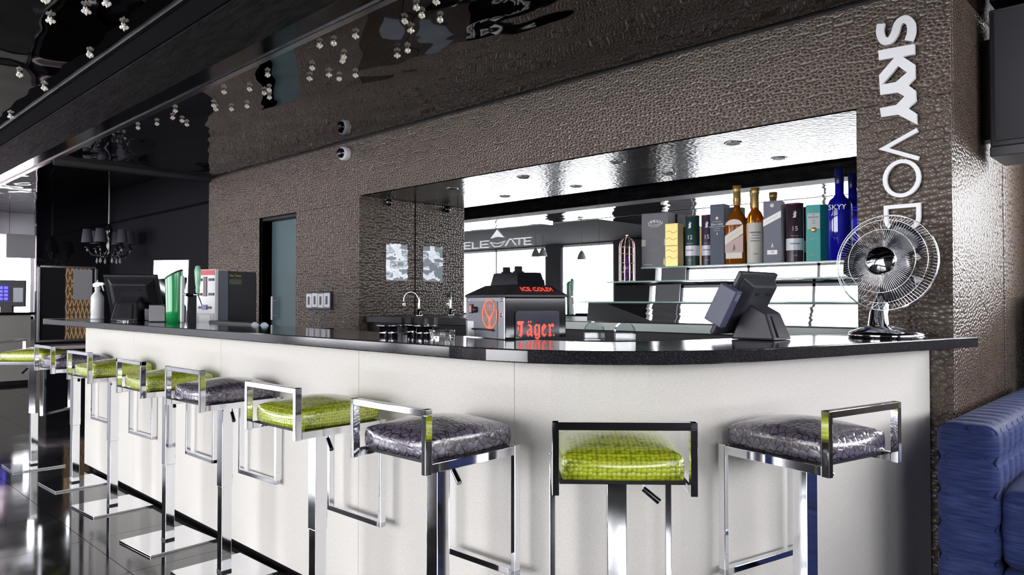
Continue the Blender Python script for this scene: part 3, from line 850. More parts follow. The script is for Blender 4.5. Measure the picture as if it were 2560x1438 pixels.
# lit front panel with blackletter
MR = frame((0.002, 0.03, 0.0), (0, 1, 0), (0, 0, 1))
pp = [(0.012, 0.004), (0.205, 0.004), (0.205, 0.085)] + arc(0.195, 0.092, 0.010, 0.010, 0, 90, 5) + arc(0.022, 0.092, 0.010, 0.010, 90, 180, 5)
MB().prism(pp, 0.0, 0.003, MR).build('display_panel', pbr('display', (0.035, 0.037, 0.06), 0.12), mc)
MG = frame((0.0052, 0.045, 0.010), (0, 1, 0), (0, 0, 1))
def bl(b): return b.build('lettering', red, mc)
# J
bl(MB().prism([(0.004, 0.056), (0.030, 0.056), (0.032, 0.050), (0.026, 0.046), (0.026, 0.008), (0.020, -0.002), (0.008, 0.004), (0.014, 0.010), (0.016, 0.044), (0.010, 0.040), (0.002, 0.048)], 0, 0.001, MG))
bl(MB().prism([(0.004, 0.036), (0.010, 0.038), (0.010, 0.022), (0.004, 0.026)], 0, 0.001, MG))
# a with dots
bl(MB().prism([(0.046, 0.040), (0.056, 0.046), (0.066, 0.038), (0.066, 0.008), (0.071, 0.003), (0.066, -0.002), (0.058, 0.005), (0.058, 0.034), (0.054, 0.038)], 0, 0.001, MG)
   .prism([(0.043, 0.008), (0.050, -0.002), (0.058, 0.006), (0.058, 0.012), (0.051, 0.008), (0.051, 0.020), (0.058, 0.024), (0.058, 0.029), (0.043, 0.020)], 0, 0.001, MG)
   .prism([(0.048, 0.052), (0.052, 0.058), (0.055, 0.053), (0.051, 0.048)], 0, 0.001, MG).prism([(0.058, 0.052), (0.062, 0.058), (0.065, 0.053), (0.061, 0.048)], 0, 0.001, MG))
# g
bl(MB().prism([(0.076, 0.036), (0.084, 0.045), (0.098, 0.042), (0.102, 0.046), (0.102, -0.004), (0.092, -0.012), (0.078, -0.006), (0.083, -0.001), (0.092, -0.005), (0.094, 0.004), (0.094, 0.036), (0.084, 0.038), (0.084, 0.008), (0.094, 0.012), (0.094, 0.005), (0.084, -0.001), (0.076, 0.006)], 0, 0.001, MG))
# e
bl(MB().prism([(0.109, 0.034), (0.120, 0.046), (0.132, 0.036), (0.117, 0.018), (0.117, 0.010), (0.124, 0.006), (0.132, 0.012), (0.132, 0.006), (0.121, -0.004), (0.109, 0.006)], 0, 0.001, MG))
# r
bl(MB().prism([(0.138, 0.038), (0.144, 0.046), (0.150, 0.040), (0.158, 0.047), (0.166, 0.038), (0.160, 0.030), (0.155, 0.036), (0.150, 0.032), (0.150, 0.006), (0.155, 0.002), (0.148, -0.004), (0.138, 0.002), (0.142, 0.007), (0.142, 0.034)], 0, 0.001, MG)
   .prism([(0.160, 0.002), (0.164, 0.007), (0.168, 0.002), (0.164, -0.003)], 0, 0.001, MG))
# slogan on the sloping lid (right side)
nrm = Vector((0.038, 0, 0.051)).normalized()
sl_y = Vector((-0.051, 0, 0.036)).normalized()
ML = frame(Vector((-0.0195, 0.145, BH + 0.0287)) + sl_y.cross(Vector((0, -1, 0))) * 0.0, (0, 1, 0), sl_y)
ML.translation = Vector((-0.0185, 0.150, BH + 0.0300))
text_part('ICE COLD!', 0.034, ML, red, mc, xs=0.88, depth=0.0012)

# ================================================================== fan on the right of the bar
fn = thing('desk_fan', 'chrome desk fan with wire cage standing by the pillar', 'fan', (-0.905, 2.985, 1.09), 0)
MB().lathe([(0.0, 0.0), (0.128, 0.0), (0.134, 0.008), (0.128, 0.020), (0.095, 0.034), (0.05, 0.046), (0.0, 0.05)], n=40).build('base', chrome, fn)
nk = MB().tube([(-0.040, 0.05, 0.035), (-0.045, 0.07, 0.09), (-0.030, 0.095, 0.16), (0.0, 0.10, 0.23), (0.012, 0.085, 0.285)], 0.02, 14, rs=[0.040, 0.034, 0.028, 0.024, 0.022])
nk.build('neck', chrome, fn)
# the head looks at the camera side, tipped up a little
fd = Vector((-0.06, -0.98, 0.12)).normalized()
fx = Vector((0, 0, 1)).cross(fd) * -1
fx.normalize(); fy = fd.cross(fx) * 1
MFm = Matrix((fx, fy, fx.cross(fy))).transposed().to_4x4()
if MFm.to_3x3().col[2].dot(fd) < 0:
    fx = -fx; MFm = Matrix((fx, fy, fx.cross(fy))).transposed().to_4x4()
MFm.translation = Vector((0.006, -0.022, 0.285))
MB().lathe([(0.0, -0.13), (0.045, -0.125), (0.055, -0.09), (0.052, -0.04), (0.0, -0.035)], MFm, n=20).build('motor_housing', blackplastic, fn)
R0 = 0.182
cw = MB()
for r, z in ((R0, 0.0), (R0 * 0.995, -0.012), (R0 * 0.87, 0.030), (R0 * 0.66, 0.040)):
    cw.tube([(r * math.cos(2 * PI * k / 48), r * math.sin(2 * PI * k / 48), z) for k in range(48)], 0.0022 if r > R0 * 0.9 else 0.0013, 6, True, MFm)
cw.build('cage_ring', chrome, fn)
cs = MB()
for k in range(96):
    a = 2 * PI * k / 96; ca, sa = math.cos(a), math.sin(a)
    cs.tube([(R0 * ca, R0 * sa, 0), (R0 * 0.87 * ca, R0 * 0.87 * sa, 0.029), (R0 * 0.5 * ca, R0 * 0.5 * sa, 0.042), (0.052 * ca, 0.052 * sa, 0.044)], 0.0009, 4, False, MFm)
o = cs.build('cage_wires', chrome, fn); o['kind'] = 'stuff'
cr = MB()
for k in range(48):
    a = 2 * PI * k / 48; ca, sa = math.cos(a), math.sin(a)
    cr.tube([(R0 * ca, R0 * sa, -0.008), (R0 * 0.85 * ca, R0 * 0.85 * sa, -0.055), (0.05 * ca, 0.05 * sa, -0.075)], 0.0007, 4, False, MFm)
o = cr.build('rear_cage_wires', chrome, fn); o['kind'] = 'stuff'
MB().lathe([(0.056, 0.040), (0.056, 0.048), (0.046, 0.055), (0.0, 0.060)], MFm, n=28).build('badge', chrome, fn)
blade_m = pbr('smoky_blade', (0.012, 0.014, 0.022), 0.2)
for k in range(3):
    b = MB(); vs = []; fs = []
    nr, na = 7, 8
    for i in range(nr + 1):
        r = 0.028 + (0.158 - 0.028) * i / nr
        half = math.radians(24 + 16 * math.sin(PI * min(1, i / nr * 0.85)))
        for j in range(na + 1):
            a = 2 * PI * k / 3 + 2.0 + (-half + 2 * half * j / na) * (1 - 0.35 * (i / nr) ** 3)
            vs.append((r * math.cos(a), r * math.sin(a), -0.010 + 0.028 * (j / na - 0.5)))
    for i in range(nr):
        for j in range(na):
            q = i * (na + 1) + j
            fs.append((q, q + 1, q + na + 2, q + na + 1))
    b.add(vs, fs, MFm, True)
    ob = b.build('blade', blade_m, fn)
    so = ob.modifiers.new('thick', 'SOLIDIFY'); so.thickness = 0.002
MB().lathe([(0.03, -0.03), (0.03, 0.01), (0.02, 0.016), (0, 0.016)], MFm, n=18).build('blade_hub', blackplastic, fn)

# ================================================================== tills
def slab(b, c, n, u, w, h, t):
    """plate centred c, facing n, width dir u"""
    n = Vector(n).normalized(); u = Vector(u).normalized(); v = n.cross(u)
    M = Matrix((u, v, n)).transposed().to_4x4(); M.translation = Vector(c)
    b.box(-w / 2, w / 2, -h / 2, h / 2, -t / 2, t / 2, M)
    return b
def till(name, label, loc, rot, body, sc=1.0):
    """local: screen faces +y, we look at the back from -y; leans back over -y"""
    t = thing(name, label, 'till', loc, rot); t.scale = (sc, sc, sc)
    tilt = math.radians(28)
    n = Vector((0, math.cos(tilt), math.sin(tilt)))       # screen normal
    up = Vector((0, -math.sin(tilt), math.cos(tilt)))
    c = Vector((0, 0.03, 0.165))
    slab(MB(), c - up * 0.022, n, (1, 0, 0), 0.30, 0.28, 0.022).build('screen_panel', body, t, bevel=0.006)
    slab(MB(), c + n * 0.0118, n, (1, 0, 0), 0.28, 0.215, 0.001).build('screen_glass', blackgloss, t)
    # rear bulge: trapezoid block behind the panel
    b = MB(); q = []
    for (w_, h0, h1, d) in ((0.26, -0.10, 0.10, -0.011), (0.19, -0.035, 0.080, -0.055)):
        for x_, h_ in ((-w_ / 2, h0), (w_ / 2, h0), (w_ / 2, h1), (-w_ / 2, h1)):
            q.append(c + Vector((x_, 0, 0)) + up * h_ + n * d)
    b.add(q, [(3, 2, 1, 0), (4, 5, 6, 7)] + [(i, (i + 1) % 4, 4 + (i + 1) % 4, 4 + i) for i in range(4)])
    b.build('rear_housing', body, t, bevel=0.006)
    for x_ in (-0.045, 0.045):
        slab(MB(), c + Vector((x_, 0, 0)) + up * 0.045 - n * 0.0535, n, (1, 0, 0), 0.035, 0.014, 0.006).build('vent', black, t)
    MB().tube([c + Vector((x_, 0, 0)) + up * zz - n * dd for x_, zz, dd in ((-0.05, -0.045, 0.055), (-0.05, -0.047, 0.066), (0.05, -0.047, 0.066), (0.05, -0.045, 0.055))], 0.006, 8).build('grab_handle', bluegrey, t)
    # foot: sloping pedestal
    p = MB(); q = [(-0.075, -0.125, 0.0), (0.075, -0.125, 0.0), (0.085, 0.06, 0.0), (-0.085, 0.06, 0.0), (-0.06, -0.085, 0.105), (0.06, -0.085, 0.105), (0.06, 0.0, 0.15), (-0.06, 0.0, 0.15)]
    p.add(q, [(3, 2, 1, 0), (4, 5, 6, 7)] + [(i, (i + 1) % 4, 4 + (i + 1) % 4, 4 + i) for i in range(4)])
    p.build('pedestal', body, t, bevel=0.008)
    p = MB(); q = [(-0.045, -0.1265, 0.012), (0.045, -0.1265, 0.012), (0.036, -0.0925, 0.095), (-0.036, -0.0925, 0.095)]
    p.add([Vector(a) + Vector((0, -0.002, 0)) for a in q] + [Vector(a) + Vector((0, 0.004, 0)) for a in q], [(0, 1, 2, 3), (7, 6, 5, 4)] + [(i, (i + 1) % 4, 4 + (i + 1) % 4, 4 + i) for i in range(4)])
    p.build('cable_cover', blackplastic, t, bevel=0.002)
    return t, c, n, up
t2, c2, n2, u2 = till('touch_till', 'blue grey touch screen till seen from behind on the right of the bar', (-1.215, 2.53, 1.091), math.radians(88), pbr('till_grey', (0.030, 0.030, 0.040), 0.4), 0.90)
slab(MB(), c2 + Vector((-0.172, 0, 0)) - u2 * 0.03 - n2 * 0.005, n2, (1, 0, 0), 0.045, 0.16, 0.08).build('card_reader', bluegrey, t2, bevel=0.004)
slab(MB(), c2 + Vector((-0.172, 0, 0)) + u2 * 0.025 - n2 * 0.045, n2, (1, 0, 0), 0.028, 0.030, 0.003).build('reader_hatch', pbr('hatch_grey', (0.16, 0.17, 0.24), 0.4), t2)
t1, c1, n1, u1 = till('touch_till', 'black touch screen till seen from behind at the left end of the bar', (-5.545, 1.855, 1.091), math.radians(52), blackplastic, 1.2)
slab(MB(), c1 - n1 * 0.055 - u1 * 0.10 + Vector((0.0, 0, 0)), n1, (1, 0, 0), 0.03, 0.004, 0.002).build('maker_plate', paper, t1)
MB().box(0.10, 0.19, -0.09, 0.02, 0.0, 0.07).build('receipt_printer', pbr('printer_grey', (0.06, 0.06, 0.075), 0.4), t1, bevel=0.004)
tag(MB().tube([(-5.33, 1.70, 1.094), (-5.29, 1.68, 1.096), (-5.25, 1.70, 1.094), (-5.22, 1.69, 1.094), (-5.18, 1.715, 1.094)], 0.006, 6).build('key_bunch', chrome), 'small bunch of keys lying before the black till', 'keys')

# ================================================================== left-hand bar items
sp = thing('spray_bottle', 'white trigger spray bottle at the left end of the bar', 'spray bottle', (-6.117, 1.80, 1.09))
MB().lathe([(0.0, 0.0), (0.043, 0.0), (0.045, 0.004), (0.045, 0.028), (0.0425, 0.030), (0.0445, 0.033), (0.0445, 0.16), (0.040, 0.178), (0.022, 0.205), (0.016, 0.215), (0.016, 0.232), (0, 0.232)], n=28).build('bottle', white, sp)
MB().lathe([(0.019, 0.220), (0.019, 0.243), (0.0, 0.243)], n=20).build('collar', white, sp)
sh = MB().prism([(-0.032, 0.243), (0.012, 0.243), (0.022, 0.252), (0.052, 0.258), (0.056, 0.270), (0.045, 0.279), (-0.006, 0.283), (-0.034, 0.268)], -0.011, 0.011, frame((0, 0, 0), (0.72, 0.69, 0), (0, 0, 1)))
sh.build('trigger_head', white, sp, bevel=0.004)
MB().prism([(0.030, 0.256), (0.040, 0.258), (0.052, 0.215), (0.046, 0.214)], -0.006, 0.006, frame((0, 0, 0), (0.72, 0.69, 0), (0, 0, 1))).build('trigger', white, sp, bevel=0.002)
MB().cyl((0, 0, 0.28), (0, 0, 0.297), 0.006, 0.004, n=10).build('nozzle_tip', white, sp)

ac = thing('display_screen', 'slim tilted screen with bright glossy reflection behind the green tower', 'screen', (-5.53, 2.115, 1.06), math.radians(0))
sn = Vector((0.553, -0.833, 0.03)).normalized(); su = Vector((0.833, 0.553, 0)).normalized()
slab(MB(), (0, 0, 0.24), sn, su, 0.285, 0.46, 0.012).build('frame', steel, ac, bevel=0.002)
slab(MB(), Vector((0, 0, 0.24)) + sn * 0.0066, sn, su, 0.270, 0.445, 0.0015).build('screen_glass', mirror, ac)
MB().box(-0.09, 0.09, 0.0, 0.08, 0, 0.012).build('foot', blackplastic, ac)
tag(MB().prism([(-0.06, 0), (0.06, 0), (0.06, 0.10), (0.045, 0.115), (-0.06, 0.115)], -0.045, 0.045, frame((-5.02, 1.86, 1.09), (0.8, 0.6, 0), (0, 0, 1))).build('card_terminal', blackplastic, None, bevel=0.006), 'small black rounded device beside the green beer tower', 'device')

gt = thing('beer_tower', 'bright green enamel beer tower with slanted red and black top', 'beer tower', (-4.81, 1.86, 1.09), math.radians(44))
b = MB(); vs = []; fs = []; n = 28
for k, (zf) in enumerate((0.0, 0.25, 0.5, 0.75, 1.0)):
    for i in range(n):
        a = 2 * PI * i / n
        rx = 0.046 + 0.010 * zf; ry = 0.036 + 0.006 * zf
        x_ = math.cos(a) * rx; y_ = math.sin(a) * ry
        z_ = zf * (0.30 + 0.55 * x_)
        vs.append((x_, y_, z_))
for k in range(4):
    for i in range(n):
        j = (i + 1) % n
        fs.append((k * n + i, k * n + j, (k + 1) * n + j, (k + 1) * n + i))
fs.append(tuple(range(n - 1, -1, -1)))
b.add(vs, fs, None, True); b.build('column', green, gt)
cap = MB(); cap.add([v for v in vs[-n:]] + [Vector(v) + Vector((-0.004, 0, 0.012)) for v in vs[-n:]], [(i, (i + 1) % n, n + (i + 1) % n, n + i) for i in range(n)] + [tuple(range(n, 2 * n))])
cap.build('slanted_cap', black, gt)
cz = MB(); ci2 = [Vector((v[0] * 0.6 + 0.012, v[1] * 0.6, v[2] * 1.0)) for v in vs[-n:]]
cz.add([Vector((math.cos(2 * PI * i / n) * 0.026 + 0.014, math.sin(2 * PI * i / n) * 0.026, 0.3135 + 0.55 * (math.cos(2 * PI * i / n) * 0.026 + 0.014))) for i in range(n)] + [Vector((math.cos(2 * PI * i / n) * 0.026 + 0.014, math.sin(2 * PI * i / n) * 0.026, 0.3175 + 0.55 * (math.cos(2 * PI * i / n) * 0.026 + 0.014))) for i in range(n)], [(i, (i + 1) % n, n + (i + 1) % n, n + i) for i in range(n)] + [tuple(range(n, 2 * n))])
cz.build('red_medallion', redtop, gt)
MB().box(0.047, 0.062, -0.02, 0.02, 0.0, 0.30).build('white_edge', white, gt, bevel=0.006)
MB().tube([(0.06, 0.0, 0.185), (0.08, 0.0, 0.178), (0.155, 0.0, 0.178)], 0.009, 10).build('tap_arm', chrome, gt)
MB().tube([(0.15, 0.0, 0.178), (0.165, -0.005, 0.15), (0.18, -0.008, 0.11)], 0.006, 8).build('tap_spout', chrome, gt)
MB().lathe([(0.0, -0.03), (0.012, -0.024), (0.016, 0), (0.012, 0.024), (0, 0.03)], frame((0.105, 0, 0.178), (0, 1, 0), (0, 0, 1)), n=6, smooth=False).build('tap_valve', chrome, gt)
MB().lathe([(0.010, 0.19), (0.013, 0.20), (0.013, 0.215), (0.011, 0.22), (0.016, 0.25), (0.020, 0.33), (0.014, 0.362), (0.0, 0.366)], Matrix.Translation((0.152, 0, 0)), n=16).build('tap_handle', pbr('pale_green', (0.30, 0.62, 0.40), 0.2), gt)

cm = thing('drinks_dispenser', 'white fronted drinks dispenser with black body behind the bar', 'drinks machine', (-4.885, 2.20, 1.06), math.radians(18))
MB().box(-0.20, -0.02, 0.0, 0.345, 0.0, 0.375).build('cabinet', pbr('soft_black', (0.008, 0.008, 0.010), 0.5, ior=1.3), cm, bevel=0.004)
MB().box(-0.02, -0.014, 0.0, 0.075, 0.0, 0.375).build('side_panel', pbr('slate_panel', (0.12, 0.135, 0.17), 0.3), cm)
MB().box(-0.20, -0.02, -0.03, 0.0, 0.0, 0.385).build('front_cover', white, cm, bevel=0.004)
MB().box(-0.195, -0.025, -0.033, -0.030, 0.345, 0.380).build('red_header', redtop, cm)
MB().box(-0.128, -0.098, -0.036, -0.030, 0.20, 0.335).build('display_slot', pbr('slot_red', (0.10, 0.03, 0.05), 0.2), cm)
for x_ in (-0.190, -0.078):
    for z_ in (0.305, 0.205):
        MB().box(x_, x_ + 0.048, -0.036, -0.030, z_, z_ + 0.018).build('button', blackplastic, cm)
        text_part('ml', 0.014, frame((x_ + 0.024, -0.037, z_ + 0.009), (1, 0, 0), (0, 0, 1)), white, cm) if False else None
MB().box(-0.175, -0.055, -0.036, -0.030, 0.115, 0.131).build('button', blackplastic, cm)
MB().box(-0.138, -0.094, -0.039, -0.030, 0.108, 0.142).build('coin_button', pbr('violet_button', (0.16, 0.13, 0.45), 0.3), cm)
MB().box(-0.19, -0.03, -0.034, -0.030, 0.005, 0.085).build('cup_bay', pbr('bay_grey', (0.5, 0.51, 0.54), 0.3), cm)
MB().box(-0.165, -0.06, -0.037, -0.034, 0.008, 0.072).build('notice_card', white, cm)
text_part('Duo Therm', 0.022, frame((-0.0188, 0.145, 0.345), (0, 1, 0), (0, 0, 1)), pbr('yellow_print', (0.6, 0.6, 0.1), 0.4), cm)
MB().box(-0.0195, -0.0185, 0.09, 0.20, 0.285, 0.320).build('sticker', pbr('olive_sticker', (0.08, 0.08, 0.05), 0.5), cm)
tag(MB().box(-4.58, -3.98, 1.985, 2.07, 1.06, 1.105).build('utensil_tray', blackplastic, None, bevel=0.006), 'long black tray lying behind the bar edge before the door', 'tray')
# two round coasters leaning behind the bar by the door
for k, x_ in enumerate((-3.96, -3.85)):
    dsk = MB().lathe([(0.0, -0.003), (0.045, -0.003), (0.047, 0.0), (0.045, 0.003), (0, 0.003)], frame((x_, 1.985, 1.062), (1, 0.2, 0), (0, 0, 1)), n=28).build('round_coaster', pbr('pale_blue_disc', (0.42, 0.50, 0.58), 0.3))
    tag(dsk, ['left', 'right'][k] + ' of two round pale discs standing behind the bar by the door', 'coaster')

# ashtrays, tap glasses
steel_b = pbr('bright_steel', (0.8, 0.8, 0.84), 0.12, 1.0)
def steel_ashtray(x, y, label, r=0.042, h=0.045):
    t = thing('ashtray', label, 'ashtray', (x, y, 1.09), random.random(), 'ashtrays near the tap')
    MB().lathe([(0.0, 0.0), (r * 0.86, 0.0), (r * 0.86, h * 0.80), (r * 1.18, h * 0.92), (r * 1.20, h), (r * 0.92, h), (r * 0.86, h * 0.9), (r * 0.80, 0.006), (0, 0.006)], n=26).build('bowl', steel_b, t)
    MB().lathe([(r * 0.87, h * 0.30), (r * 0.885, h * 0.34), (r * 0.87, h * 0.38)], n=26).build('band', chrome, t)
def glass_ashtray(x, y, label, r=0.05, h=0.03):
    t = thing('ashtray', label, 'ashtray', (x, y, 1.09), random.random(), 'ashtrays near the tap')
    MB().lathe([(0.0, 0.0), (r * 0.92, 0.0), (r, h * 0.9), (r * 0.97, h), (r * 0.78, h), (r * 0.70, 0.009), (0, 0.009)], n=12, smooth=False).build('bowl', clear, t)
    nb = MB()
    for k in range(3):
        a = 2 * PI * k / 3
        nb.box(r * 0.76, r * 0.99, -0.004, 0.004, h, h + 0.003, Matrix.Rotation(a, 4, 'Z'))
    nb.build('cigarette_rests', clear, t)
steel_ashtray(-2.33, 1.72, 'small steel bowl ashtray furthest left of the group')
steel_ashtray(-2.31, 1.84, 'small steel bowl ashtray in front of the two clear blocks')
steel_ashtray(-2.21, 1.80, 'small steel bowl ashtray between the first steel one and the chiller', 0.036)
glass_ashtray(-2.08, 1.78, 'low clear glass ashtray touching the shot chiller')
for k, (x, y) in enumerate(((-2.44, 1.90), (-2.32, 1.925))):
    t = thing('acrylic_block', ['left', 'right'][k] + ' clear acrylic napkin block behind the steel ashtrays', 'holder', (x, y, 1.09), -0.5, 'clear holders on the bar')
    MB().box(-0.042, 0.042, -0.022, -0.018, 0.0, 0.07).build('front_wall', thinclear, t)
    MB().box(-0.042, 0.042, 0.018, 0.022, 0.0, 0.07).build('rear_wall', thinclear, t)
    MB().box(-0.042, 0.042, -0.022, 0.022, 0.0, 0.004).build('bottom', thinclear, t)
fc = thing('swan_faucet', 'chrome swan neck tap beside the niche corner', 'tap', (-4.60, 3.69, 1.11))
MB().lathe([(0.03, 0.0), (0.03, 0.01), (0.02, 0.015), (0.018, 0.05), (0.012, 0.055), (0, 0.055)], n=18).build('base', chrome, fc)
MB().tube([(0, 0, 0.05), (0, 0, 0.12)] + [(-0.055 + 0.055 * math.cos(a * PI / 10), -0.055 * (1 - math.cos(a * PI / 10)) * 0.6, 0.12 + 0.07 * math.sin(a * PI / 10)) for a in range(0, 11)] + [(-0.112, -0.066, 0.085)], 0.009, 10).build('spout', chrome, fc)
MB().lathe([(0.012, -0.02), (0.013, 0.0), (0.012, 0.02), (0, 0.02)], Matrix.Translation((-0.112, -0.066, 0.095)), n=12).build('aerator', chrome, fc)
MB().tube([(0.018, 0.0, 0.035), (0.05, -0.02, 0.045)], 0.005, 8).build('lever', chrome, fc)
# acrylic arches behind the bar near the till
for k, (x, y) in enumerate(((-1.60, 2.08), (-1.51, 2.14))):
    pth = [(-0.035, 0.0)] + arc(0, 0.030, 0.035, 0.035, 180, 0, 12) + [(0.035, 0.0)]
    t = MB().prism(pth, -0.02, 0.02, frame((x, y, 1.09), (0.7, 0.7, 0), (0, 0, 1))).build('arched_holder', thinclear, None)
    tag(t, ['left', 'right'][k] + ' arched clear acrylic coaster holder left of the till', 'holder')

# ================================================================== wall fixtures
sx0, sx1 = -5.60, -5.25
so_ = thing('socket_strip', 'row of four white power sockets on the leather wall', 'socket', (-5.425, YW, 1.23))
MB().box(-0.185, 0.185, -0.022, 0.0, -0.075, 0.075).build('back_box', pbr('indigo_plastic', (0.03, 0.025, 0.06), 0.4), so_, bevel=0.003)
for k in range(4):
    x_ = -0.1395 + 0.093 * k
    dz = 0.004 if k % 2 else 0.0
    fo = MB().box(x_ - 0.043, x_ + 0.043, -0.030, -0.022, -0.060 + dz, 0.060 + dz).build('face_plate', white, so_, bevel=0.003)
    MB().box(x_ - 0.014, x_ + 0.014, -0.032, -0.030, -0.035 + dz, 0.035 + dz).build('outlet', pbr('outlet_dark', (0.06, 0.05, 0.09), 0.4), fo)
ps = thing('plastic_sleeve', 'clear sleeve with white paper taped to the niche side wall', 'paper', (XN, 3.665, 1.545))
MB().box(0.0, 0.003, -0.108, 0.108, -0.150, 0.150).build('sheet', paper, ps)
vs = []; fs = []
for i in range(11):
    for j in range(9):
        vs.append((0.006 + 0.004 * math.sin(i * 1.3 + j * 0.6) * math.sin(j * 1.1 + 0.4 * i) + 0.002 * math.sin(i * 2.1), -0.112 + 0.224 * j / 8, -0.155 + 0.31 * i / 10))
for i in range(10):
    for j in range(8):
        q = i * 9 + j; fs.append((q, q + 1, q + 10, q + 9))
MB().add(vs, fs, None, True).build('sleeve', thinclear, ps)
dm = thing('dome_camera', 'white dome security camera at the top of the leather wall', 'camera', (-5.04, YW, 2.415))
MB().lathe([(0.055, 0.0), (0.055, 0.03), (0.050, 0.05), (0.0, 0.05)], frame((0, 0, 0), (1, 0, 0), (0, 0, 1)), n=26).build('housing', white, dm)
MB().lathe([(0.040, 0.048), (0.036, 0.068), (0.022, 0.082), (0, 0.086)], frame((0, 0, 0), (1, 0, 0), (0, 0, 1)), n=22).build('dome_lens', blackgloss, dm)
MB().lathe([(0.010, 0.0), (0.009, 0.03), (0, 0.03)], frame((-0.02, -0.07, -0.005), (0, 0.45, 0.9), (0.2, 0.9, -0.4)), n=12).build('lens', chrome, dm)
bs = thing('ball_sensor', 'small black ball camera under the niche soffit', 'camera', (XN, 3.545, 2.025))
MB().lathe([(0.0, -0.03), (0.015, -0.026), (0.026, -0.015), (0.03, 0), (0.026, 0.015), (0.015, 0.026), (0, 0.03)], Matrix.Translation((0.05, 0, 0)), n=20).build('ball', blackgloss, bs)
MB().cyl((0, 0, 0), (0.03, 0, 0), 0.016, 0.012, n=14).build('mount', black, bs)
MB().lathe([(0.007, 0.0), (0.006, 0.004), (0, 0.004)], frame((0.066, -0.024, 0.002), (0.6, 0.6, 0), (0, 0, 1)), n=12).build('lens', steel, bs)

# ================================================================== bottles and boxes on the top step
ZT = 1.430
def printed(b, t, mat, name='label_print'): return b.build(name, mat, t)
def gift_box(x, y, w, d, h, mat, label, rot=0.0, name='whisky_box'):
    t = thing(name, label, 'box', (x, y, ZT), math.radians(rot), 'whisky boxes on the top step')
    MB().box(-w / 2, w / 2, -d / 2, d / 2, 0, h * 0.985).build('carton', mat, t, bevel=0.0015)
    MB().box(-w / 2 + 0.001, w / 2 - 0.001, -d / 2 + 0.001, d / 2 - 0.001, h * 0.985, h).build('lid_edge', mat, t)
    return t
def fr(x, z, y): return frame((x, y, z), (1, 0, 0), (0, 0, 1))
silver = pbr('silver_print', (0.72, 0.72, 0.76), 0.35)
goldp = pbr('gold_print', (0.80, 0.66, 0.36), 0.35)
RB = 0
jm = gift_box(-2.422, 3.785, 0.175, 0.10, 0.326, pbr('charcoal_card', (0.075, 0.075, 0.09), 0.45), 'large charcoal whiskey box with pale arched lettering', 8)
for k, ch in enumerate('JAMESON'):
    a = (k - 3) / 3.0
    text_part(ch, 0.026, fr(a * 0.040, 0.275 - 0.010 * a * a, -0.0508) @ Matrix.Rotation(-a * 0.28, 4, 'Z'), silver, jm)
text_part('BLACK BARREL', 0.012, fr(0, 0.253, -0.0508), silver, jm); text_part('IRISH WHISKEY', 0.008, fr(0, 0.242, -0.0508), silver, jm)
MB().stroke(arc(0, 0, 0.048, 0.048, 0, 350, 35), 0.003, 0, 0.0006, fr(0, 0.145, -0.0505), closed=True).stroke(arc(0, 0, 0.034, 0.034, 0, 350, 35), 0.002, 0, 0.0006, fr(0, 0.145, -0.0505), closed=True).build('seal_print', pbr('seal_dark', (0.03, 0.03, 0.04), 0.3), jm)
MB().box(-0.0876, -0.060, -0.0508, -0.050, 0.128, 0.168).box(0.058, 0.0876, -0.0508, -0.050, 0.128, 0.168).build('tape_band', pbr('tape_khaki', (0.34, 0.32, 0.24), 0.4), jm)
text_part('John Jameson', 0.011, fr(-0.045, 0.018, -0.0508), goldp, jm)
MB().box(0.055, 0.063, -0.0508, -0.050, 0.012, 0.045).box(0.057, 0.061, -0.0508, -0.050, 0.045, 0.056).box(0.070, 0.080, -0.0508, -0.050, 0.012, 0.036).build('bottle_icon', goldp, jm)
gb = gift_box(-2.282, 3.735, 0.082, 0.07, 0.250, gold, 'shiny gold whisky box in front of the charcoal one', 4)
text_part('GLENMORANGIE', 0.0095, fr(0.0, 0.12, -0.0358), pbr('bronze_print', (0.35, 0.22, 0.06), 0.4), gb)
for z_ in (0.05, 0.09, 0.16, 0.20): 
    MB().stroke(smooth_path([(-0.035, z_), (-0.015, z_ + 0.008), (0.01, z_ - 0.006), (0.036, z_ + 0.005)], 4), 0.003, 0, 0.0006, fr(0, 0, -0.0353)).build('scroll_print', pbr('bronze_print', (0.35, 0.22, 0.06), 0.4), gb)
